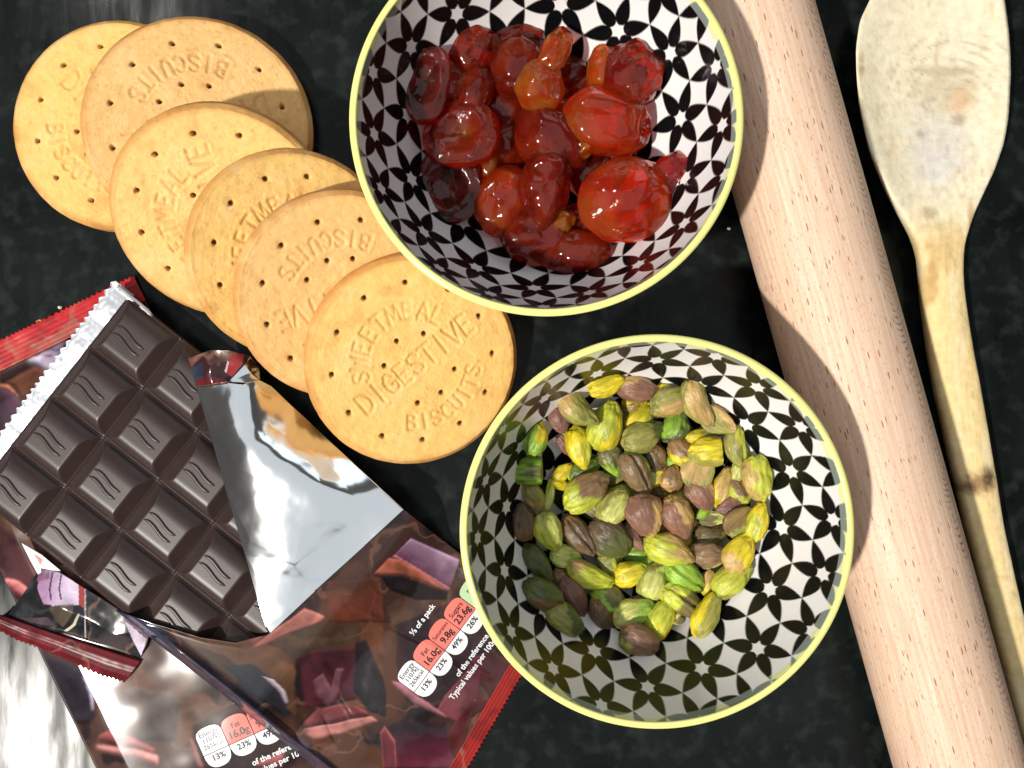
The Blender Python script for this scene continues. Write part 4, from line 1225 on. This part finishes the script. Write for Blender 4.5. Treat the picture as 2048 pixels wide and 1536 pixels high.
# px centre, size along/across (px), long-axis angle, height of the middle above the bowl's inside, tilt (deg about x, y), colour, kind, label
CH = [
 (905, 160, 125, 80, 75, 9, (10, 20), 0, 'd', "red cherry half tucked behind the cherry with scarlet corners"),
 (851, 162, 140, 92, 80, 12, (0, -14), 2, 'f', "dark hollow cherry half with scarlet corners at the far left of the bowl"),
 (947, 103, 112, 96, 70, 9, (20, 0), 0, 'l', "rough dark red cherry at the top of the pile's left side"),
 (1026, 84, 112, 66, 5, 7, (15, 0), 2, 'l', "very dark cherry peeping out behind the amber pair at the top"),
 (1034, 132, 112, 100, 60, 15, (0, 0), 0, 'd', "shiny dark red cherry beside the amber pear shaped one"),
 (1080, 172, 98, 84, 75, 21, (0, 10), 1, 'd', "bright amber pear shaped cherry with a big highlight near the top"),
 (1110, 104, 100, 54, 65, 19, (10, 0), 1, 'd', "slim amber cherry sliver standing above the pear shaped one"),
 (1142, 146, 66, 62, 0, 9, (0, 0), 2, 'd', "small nearly black cherry between the amber sliver and the right pair"),
 (951, 180, 96, 68, 80, 16, (0, 10), 0, 'd', "dusky cherry behind the one with a golden hollow"),
 (922, 268, 134, 124, 15, 19, (-6, -6), 0, 'f', "cherry half with a golden hollow in its cut face, left of centre"),
 (897, 372, 130, 126, 60, 10, (0, -14), 2, 'f', "dark cherry half with sugary white crystals at the lower left"),
 (980, 318, 90, 36, 80, 12, (0, 0), 1, 'd', "thin glowing orange cherry sliver beside the golden hollow one"),
 (1013, 216, 120, 110, 0, 8, (0, 0), 0, 'd', "deep red cherry under the pear shaped amber one"),
 (1013, 285, 110, 100, 20, 7, (0, 0), 0, 'd', "deep red cherry low in the middle of the pile"),
 (1101, 290, 150, 112, -50, 17, (0, 12), 0, 'd', "large smooth dull red cherry in the centre of the bowl"),
 (1122, 226, 70, 52, 30, 11, (0, 0), 1, 'l', "ragged amber cherry scrap under the pear shaped one"),
 (1165, 290, 62, 44, 60, 20, (0, 0), 1, 'l', "small orange cherry scrap left of the golden cherry"),
 (1159, 182, 74, 60, 20, 9, (0, 0), 0, 'l', "wrinkled red cherry scrap above the golden cherry"),
 (1213, 246, 164, 126, -14, 18, (0, 0), 4, 'd', "large golden red cherry with white highlight on the right of the pile"),
 (1209, 140, 94, 66, 85, 12, (0, 0), 1, 'd', "amber brown cherry on the left of the upper right pair"),
 (1274, 146, 124, 104, 60, 14, (0, 0), 0, 'l', "wrinkled purple red cherry at the upper right of the pile"),
 (1180, 332, 104, 70, 80, 8, (0, 0), 2, 'd', "dark cherry in the gap below the golden cherry"),
 (1010, 402, 140, 104, 80, 13, (0, 0), 4, 'd', "round brownish cherry with round highlight at the lower left of centre"),
 (1092, 378, 132, 98, 85, 20, (0, 0), 0, 'l', "lumpy red cherry with two highlights at the lower centre"),
 (1340, 388, 152, 92, 75, 10, (0, -12), 3, 'f', "scarlet cherry half with a grainy cut face at the far right"),
 (1255, 398, 176, 146, 20, 19, (0, 0), 4, 'd', "biggest orange red cherry with a long white highlight, lower right"),
 (1180, 460, 120, 100, 0, 7, (0, 0), 2, 'd', "nearly black cherry beneath the biggest orange red one"),
 (1076, 470, 124, 100, 10, 12, (0, 0), 0, 'l', "torn red cherry with an orange edge at the bottom of the pile"),
 (1122, 446, 56, 40, 40, 17, (0, 0), 1, 'l', "little orange cherry scrap at the bottom of the pile"),
 (1155, 502, 134, 80, 5, 10, (0, 0), 0, 'd', "lowest dark red cherry with round highlight, nearest the lower rim"),
]
for k, (px, py, la, wa, ang, hh, tl, ci, kind, label) in enumerate(CH):
    p = W(px, py, 20); fl = bowl_floor(p[0], p[1], C_UP)
    z = max(BZ0, fl * .55 + BZ0 * .45) + hh
    p = W(px, py, z); sc_ = (H - z) / F
    a, b = la / 2 * sc_ * 1.13, wa / 2 * sc_ * 1.13
    c = .5 * (a + b) * (.62 if kind == 'f' else .72)
    o = link("glace_cherry", cherry_mesh(a, b, c, 700 + 13 * k, kind, ci), M_cherry)
    o.location = Vector([float(q) for q in p]) * MM
    o.rotation_euler = (math.radians(tl[0]), math.radians(tl[1]), math.radians(ang))
    tag(o, label, "cherry", "glace cherries in the upper bowl")

# ------------------------------------------------------------------ pistachios
NC = {'Y': (212, 190, 40), 'L': (186, 190, 62), 'G': (136, 172, 58), 'O': (142, 140, 70), 'K': (84, 92, 46),
      'T': (186, 150, 94), 'B': (124, 94, 58), 'P': (124, 84, 76), 'W': (196, 198, 110), 'D': (96, 78, 58)}
def nut_mesh(a, b, seed, base, skin, amount, shape):
    U, fc = uv_sphere(42, 50)
    U = U[..., [2, 0, 1]]                              # poles along the kernel
    x, y, z = U[..., 0], U[..., 1], U[..., 2]
    taper = 1 - .20 * x - .10 * x ** 2
    V = np.stack([x * 1.0, y * taper, z * taper * .86], -1)
    r = 1.03 + .34 * (fbm(U, 1.4, seed) - .5) + .10 * (fbm(U * [.6, 1.6, 1.6], 3.2, seed + 2) - .5)
    ridge = .05 * (fbm(np.stack([x * .5, y * 2.4, z * 2.4], -1), 2.0, seed + 3) - .5) + .09 * (fbm(np.stack([x * .8, y * 2.2, z * 2.2], -1), 3.4, seed + 4, 3) - .5)
    V = V * (r + ridge)[..., None]
    # the split between the two halves of the kernel
    split = np.exp(-((y - .12) / .07) ** 2) * (z > -.1) * (1 - x ** 4)
    if shape in 's': V[..., 2] -= .42 * split
    else: V[..., 2] -= .03 * split
    if shape == 'c':                                   # chopped across
        V[..., 0] = np.where(x > .28, .28 + .04 * (x - .28) + .04 * fbm(U, 4, seed + 8), V[..., 0]); V[..., 0] = V[..., 0] * 1.45 - .2
    if shape == 'h':                                   # halved lengthwise, flat face up
        V[..., 2] = np.where(V[..., 2] > .22, .22 + .12 * (V[..., 2] - .22) - .10 * np.exp(-(V[..., 1] / .4) ** 2), V[..., 2])
    if shape == 'b': V[..., 1] += .42 * (V[..., 0] ** 2 - .3)
    P = V
    cb = lin(NC[base]); cs = lin(NC[skin])
    n = fbm(U * [.8, 1, 1], 1.5, seed + 20, 3); n2 = fbm(U * [.5, 2.2, 2.2], 3.0, seed + 21, 3)
    col = cb * (.62 + .78 * n2[..., None])
    g = smooth(.52, .7, fbm(U, 2.0, seed + 23))[..., None] * .45
    alt = lin({'Y': (176, 180, 50), 'L': (146, 160, 52), 'G': (170, 196, 70), 'O': (168, 156, 84), 'K': (64, 78, 34), 'T': (158, 140, 80),
               'B': (104, 84, 50), 'P': (166, 124, 96), 'W': (160, 172, 80), 'D': (72, 62, 46)}[base])
    col = col * (1 - g) + alt * g
    rs = np.random.default_rng(seed); dv = rs.normal(0, 1, 3); dv[2] = abs(dv[2]) * .5 + .15; dv /= np.linalg.norm(dv)
    reach = U @ dv + 1.5 * (n - .5) + .5 * (n2 - .5)
    m = smooth(-.05, .09, reach - (1 - 2.0 * amount * (.62 if skin == 'T' else 1.0)))[..., None] * (.7 + .3 * n2[..., None]) * (amount > 0)
    col = col * (1 - m) + cs * m
    sp = (split * (.5 if shape == 's' else .12))[..., None]
    col = col * (1 - sp) + lin((70, 58, 40)) * sp
    return make_mesh("pistachio", V * np.array([a, b, b]), fc, col)

# px, py, length, width, angle, layer, base, skin, skin amount, shape, label
PI = [
 (1212, 769, 70, 42, 25, 1, 'Y', 'Y', 0, 'o', "pure bright yellow pistachio at the very top of the pile"),
 (1275, 778, 78, 48, -10, 1.4, 'T', 'P', .65, 'o', "purple brown pistachio with a yellow underside next to the pure yellow one at the top"),
 (1154, 818, 88, 48, -45, 1.8, 'O', 'T', .35, 'b', "pale olive curved pistachio at the upper left of the pile"),
 (1117, 836, 56, 40, -75, 1, 'B', 'P', .6, 'o', "brownish purple pistachio poking out left of the curved olive one"),
 (1211, 851, 96, 60, 75, 2, 'L', 'Y', .4, 'o', "big upright yellow green pistachio in the upper left part"),
 (1270, 808, 48, 34, 10, .4, 'Y', 'B', .3, 'o', "shadowed yellow pistachio under the purple brown one at the top"),
 (1279, 838, 74, 42, 48, 1.2, 'Y', 'L', .2, 'o', "yellow pistachio half hidden behind the dull olive oval"),
 (1285, 871, 86, 58, 25, 2, 'O', 'K', .35, 'o', "dull dark olive oval pistachio above the split green one"),
 (1070, 876, 64, 42, 68, 1, 'G', 'Y', .35, 'o', "green pistachio with a yellow tip at the far left edge"),
 (1074, 941, 78, 54, 0, 1.2, 'G', 'D', .12, 'c', "chopped square green pistachio at the left edge"),
 (1127, 890, 46, 20, -60, 1, 'P', 'T', .3, 'o', "pinkish brown skin sliver beside the upright yellow pistachio"),
 (1158, 894, 78, 46, -75, 1.9, 'Y', 'L', .15, 'o', "smooth upright yellow pistachio above the dark green one"),
 (1170, 939, 70, 38, 35, 1.2, 'G', 'K', .3, 'o', "smooth green pistachio under the smooth yellow one"),
 (1223, 919, 66, 46, -65, 1.8, 'G', 'D', .5, 'o', "half green half brown pistachio left of the split one"),
 (1273, 945, 86, 52, -60, 2.4, 'G', 'P', .5, 's', "split green pistachio showing wrinkled pinkish skin inside"),
 (1125, 945, 46, 26, 42, .7, 'Y', 'Y', 0, 'o', "small yellow chip beside the chopped green pistachio"),
 (1121, 969, 48, 20, -15, .8, 'Y', 'T', .2, 'o', "flat yellow chip under the chopped green pistachio"),
 (1172, 981, 96, 62, 35, 2.4, 'L', 'P', .52, 'o', "large pale green pistachio with a purple face, left of centre"),
 (1230, 1010, 76, 58, 55, 2.2, 'O', 'W', .35, 'o', "plump olive green pistachio between two purple faced ones"),
 (1310, 913, 56, 46, -62, 1.2, 'D', 'B', .4, 'o', "small dark brown pistachio right of the split green one"),
 (1314, 953, 48, 32, 50, 1.3, 'Y', 'W', .2, 'o', "short pale yellow pistachio touching the split green one's right side"),
 (1068, 993, 58, 34, -58, .8, 'T', 'O', .4, 'o', "tan olive pistachio below the chopped green one"),
 (1098, 992, 62, 18, 78, 1, 'W', 'L', .3, 'b', "thin pale curled pistachio strip below the yellow chips"),
 (1046, 1046, 68, 48, 95, .4, 'B', 'D', .4, 'o', "brown pistachio in shadow at the extreme left"),
 (1096, 1064, 74, 54, -65, 1.7, 'L', 'W', .3, 'o', "lime yellow pistachio at the left, clear of its neighbours"),
 (1157, 1071, 84, 48, -50, 1.9, 'B', 'D', .5, 's', "brown split pistachio with a dark skin fold, left of centre"),
 (1221, 1076, 92, 64, -40, 2.2, 'D', 'K', .4, 'o', "large dark grey brown pistachio in the middle of the pile"),
 (1269, 1077, 62, 26, -55, 2, 'P', 'B', .3, 'b', "loose purple skin flake beside the large grey brown pistachio"),
 (1289, 1028, 82, 66, -70, 2.8, 'T', 'P', .55, 'o', "round pinkish pistachio with a green end in the middle"),
 (1075, 1126, 78, 42, -52, .6, 'K', 'K', 0, 'o', "very dark green pistachio in the bowl's shadow on the left"),
 (1132, 1112, 62, 42, -20, 1.3, 'W', 'G', .3, 'o', "pale green pistachio below the brown split one"),
 (1180, 1151, 98, 46, -25, 1.8, 'L', 'T', .3, 'b', "long yellow green pistachio lying across the lower left"),
 (1216, 1126, 48, 34, -60, 1.4, 'O', 'L', .3, 'o', "small olive pistachio under the large grey brown one"),
 (1262, 1146, 68, 46, 20, 1.7, 'Y', 'L', .3, 'o', "bright yellow pistachio below the large tan yellow one, on its left"),
 (1084, 1190, 84, 58, -25, .8, 'K', 'B', .35, 'o', "dark olive pistachio with an orange glint at the lower left"),
 (1148, 1194, 88, 46, -62, .7, 'D', 'P', .6, 'o', "dark purple pistachio in the shadow at the lower left"),
 (1123, 1160, 48, 34, -50, .6, 'B', 'B', 0, 'o', "tan brown pistachio end behind the dark purple one"),
 (1130, 1240, 78, 54, -30, .4, 'K', 'O', .4, 'o', "murky olive pistachio lowest on the left"),
 (1219, 1199, 66, 50, -30, 1.1, 'G', 'D', .5, 'o', "green pistachio with a blackish purple end near the bottom"),
 (1205, 1234, 74, 38, -60, .3, 'B', 'D', .4, 'o', "brown pistachio in shadow at the bottom beside the pale green oval"),
 (1269, 1226, 78, 50, 25, 1.4, 'W', 'G', .5, 'o', "pale green oval pistachio near the bottom"),
 (1280, 1282, 80, 54, -25, .4, 'O', 'P', .55, 'o', "purple and yellow pistachio, the lowest of the pile"),
 (1321, 1238, 80, 50, 62, 1.2, 'L', 'Y', .3, 'o', "drop shaped yellow green pistachio near the bottom"),
 (1305, 1162, 74, 54, 70, 1.9, 'O', 'W', .5, 'o', "pale streaked olive pistachio below the large tan yellow one"),
 (1338, 1100, 94, 56, -20, 2.6, 'L', 'T', .45, 'o', "large smooth tan yellow pistachio just below the middle"),
 (1371, 1153, 82, 52, -35, 2.1, 'G', 'D', .1, 's', "vivid green pistachio with a single purple spot"),
 (1355, 1035, 84, 56, -65, 2.7, 'T', 'P', .55, 'o', "orange pink pistachio with a purple patch, right of the round pinkish one"),
 (1480, 1042, 64, 54, 40, 2, 'O', 'B', .45, 'h', "round flat olive brown half near the right edge"),
 (1515, 1044, 76, 38, 80, 1, 'Y', 'L', .4, 'o', "yellow pistachio half hidden by the round olive brown half"),
 (1419, 1110, 70, 46, 0, 1.8, 'W', 'P', .6, 'o', "purple chunk with pale green ends, right of the tan yellow one"),
 (1478, 1105, 78, 50, 60, 1.9, 'Y', 'T', .4, 'o', "tan yellow pistachio with a purple speck near the right edge"),
 (1464, 1158, 86, 50, 40, 1.1, 'O', 'L', .4, 'o', "long olive pistachio at the lower right edge"),
 (1366, 1203, 88, 52, -35, 1.5, 'L', 'D', .5, 's', "split pistachio with curled brown skin near the bottom right"),
 (1414, 1226, 92, 44, 60, .7, 'Y', 'O', .5, 'o', "olive pistachio with a bright yellow foot at the bottom right"),
 (1417, 1165, 48, 28, 80, 1.2, 'T', 'Y', .3, 'o', "small tan chip between vivid green and long olive pistachios"),
 (1466, 1006, 60, 32, 40, 1.7, 'P', 'P', 0, 'b', "curved purple skin piece above the round olive brown half"),
 (1425, 1037, 48, 26, 0, 1.8, 'W', 'D', .4, 'h', "small cupped pale shell piece left of the round olive brown half"),
 (1419, 1070, 60, 44, 20, 1, 'O', 'D', .4, 'o', "shadowed olive pistachio between the two purple chunks"),
 (1410, 1023, 38, 22, 35, 1.9, 'G', 'G', 0, 'o', "tiny bright green chip near the centre right"),
 (1357, 1237, 28, 22, 0, .7, 'W', 'D', .3, 'o', "tiny pale crumb beside the drop shaped pistachio"),
 (1344, 801, 84, 52, 20, 1.9, 'O', 'T', .45, 'o', "olive and tan pistachio with purple lower edge at the top"),
 (1394, 806, 104, 50, -65, 1.5, 'O', 'T', .4, 'b', "long curved green pistachio with a tan belly at the upper right"),
 (1435, 842, 74, 46, -25, 1.5, 'T', 'O', .5, 'h', "cupped tan pistachio end at the upper right edge"),
 (1324, 782, 38, 24, 30, 1, 'Y', 'Y', 0, 'o', "tiny yellow chip between the two topmost brown pistachios"),
 (1351, 853, 64, 48, 75, 1.2, 'K', 'G', .5, 'b', "curled dark green pistachio below the olive and tan one"),
 (1406, 872, 64, 30, 10, 1.1, 'Y', 'O', .35, 'o', "yellow wedge shaped piece under the long curved one"),
 (1435, 902, 70, 52, 5, 1.8, 'Y', 'O', .25, 'c', "chopped stubby yellow pistachio at the upper right"),
 (1473, 894, 84, 38, -80, 1, 'O', 'L', .4, 'b', "curved grey green pistachio hugging the chopped yellow one"),
 (1365, 907, 64, 46, -50, 1.9, 'Y', 'P', .35, 'o', "yellow pistachio with a purple tip above the middle"),
 (1398, 937, 74, 58, 65, 2.5, 'O', 'T', .45, 'h', "round flat tan and olive half right of centre"),
 (1402, 988, 68, 52, -60, 2.2, 'T', 'P', .5, 'o', "pinkish tan pistachio below the round flat tan and olive half"),
 (1344, 957, 54, 40, 80, 1.8, 'T', 'B', .5, 'o', "small tan brown pistachio in the middle of the pile"),
 (1445, 974, 74, 40, 75, 1.7, 'Y', 'T', .5, 'o', "narrow yellow and tan pistachio right of the pinkish tan one"),
 (1480, 984, 54, 36, -70, 1.3, 'L', 'P', .3, 'o', "small lime pistachio above the curved purple skin piece"),
 (1514, 957, 86, 56, -80, 1.2, 'L', 'T', .45, 'o', "clean yellow green pistachio standing at the extreme right"),
 (1480, 932, 54, 28, 70, .8, 'W', 'W', 0, 'o', "very pale green chip behind the extreme right pistachio"),
 (1351, 930, 44, 22, -50, 1.4, 'G', 'G', 0, 'o', "bright green sliver under the purple tipped yellow pistachio"),
]
prng = np.random.default_rng(3)
def pile_base(px, py):
    return 0.0
for k, (px, py, la, wa, ang, lay, base, skin, amt, shp, label) in enumerate(PI):
    p = W(px, py, 18); fl = bowl_floor(p[0], p[1], C_LOW)
    z = fl * .8 + BZ0 * .2 + 3.4 + lay * 4.6
    p = W(px, py, z); q = (H - z) / F
    a, b = la / 2 * q * 1.08, wa / 2 * q * 1.10
    o = link("pistachio", nut_mesh(a, b, 900 + 11 * k, base, skin, amt, shp), M_nut)
    o.location = Vector([float(v_) for v_ in p]) * MM
    tx_, ty_ = prng.uniform(-.22, .22, 2)
    o.rotation_euler = (tx_, ty_, math.radians(ang))
    tag(o, label, "pistachio", "pistachios in the lower bowl")
# kernels sunk into the pile, seen only through the gaps
SUNK = {1: "olive pistachio sunk between the split green one and the plump olive green one",
        3: "brown pistachio sunk just above the round pinkish one",
        5: "tan pistachio sunk in the gap between the round pinkish and orange pink ones",
        8: "yellow green pistachio sunk just above the orange pink one",
        11: "brown pistachio sunk between the small dark brown and short pale yellow ones",
        13: "tan pistachio sunk in the gap right of the orange pink one",
        14: "olive pistachio sunk below the half green half brown one",
        15: "green pistachio sunk in the gap left of the large tan yellow one",
        17: "olive pistachio sunk below the large purple faced one",
        18: "yellow pistachio sunk between the large tan yellow one and the purple chunk",
        20: "dark green pistachio sunk under the large dark grey brown one",
        23: "green pistachio sunk between the bright yellow and large tan yellow ones"}
for k in range(24):
    a_ = k * 2.39996; rr_ = 20.5 * math.sqrt((k + .5) / 24)
    cx, cy = W(1282, 1015, 10)[:2]
    x, y = cx + rr_ * math.cos(a_), cy + rr_ * math.sin(a_)
    rot = (prng.uniform(-.2, .2), prng.uniform(-.2, .2), prng.uniform(0, 6.28))
    if k not in SUNK: continue
    base = 'LOYBKTOG'[k % 8]
    o = link("pistachio", nut_mesh(6.2, 4.1, 1900 + 7 * k, base, 'D', .12, 'o'), M_nut)
    o.location = (x * MM, y * MM, (bowl_floor(x, y, C_LOW) + 5.6 + 2.2 * ((k * 7) % 3) / 2) * MM)
    o.rotation_euler = rot
    tag(o, SUNK[k], "pistachio", "pistachios in the lower bowl")

# ------------------------------------------------------------------ crumbs
U_, f_ = uv_sphere(12, 16)
for k, (px, py, r_, lab) in enumerate(((80, 645, 1.1, "tan biscuit crumb on the counter against the bright red crimped seam"),
                                        (1458, 457, .55, "tiny pale crumb on the counter between cherry bowl and rolling pin"),
                                        (120, 615, .7, "tiny pale crumb on the counter above the bright red seam"))):
    V_ = U_ * (r_ * (1 + .9 * (fbm(U_, 1.8, 40 + k) - .5)))[..., None] * [1.2, .9, .6]
    o = link("biscuit_crumb", make_mesh("biscuit_crumb", V_, f_, np.broadcast_to(lin((206, 160, 104) if k == 0 else (200, 196, 180)), V_.shape)), M_biscuit)
    o.location = Vector([float(v_) for v_ in W(px, py, r_ * .5)]) * MM
    tag(o, lab, "crumb", "crumbs on the counter")
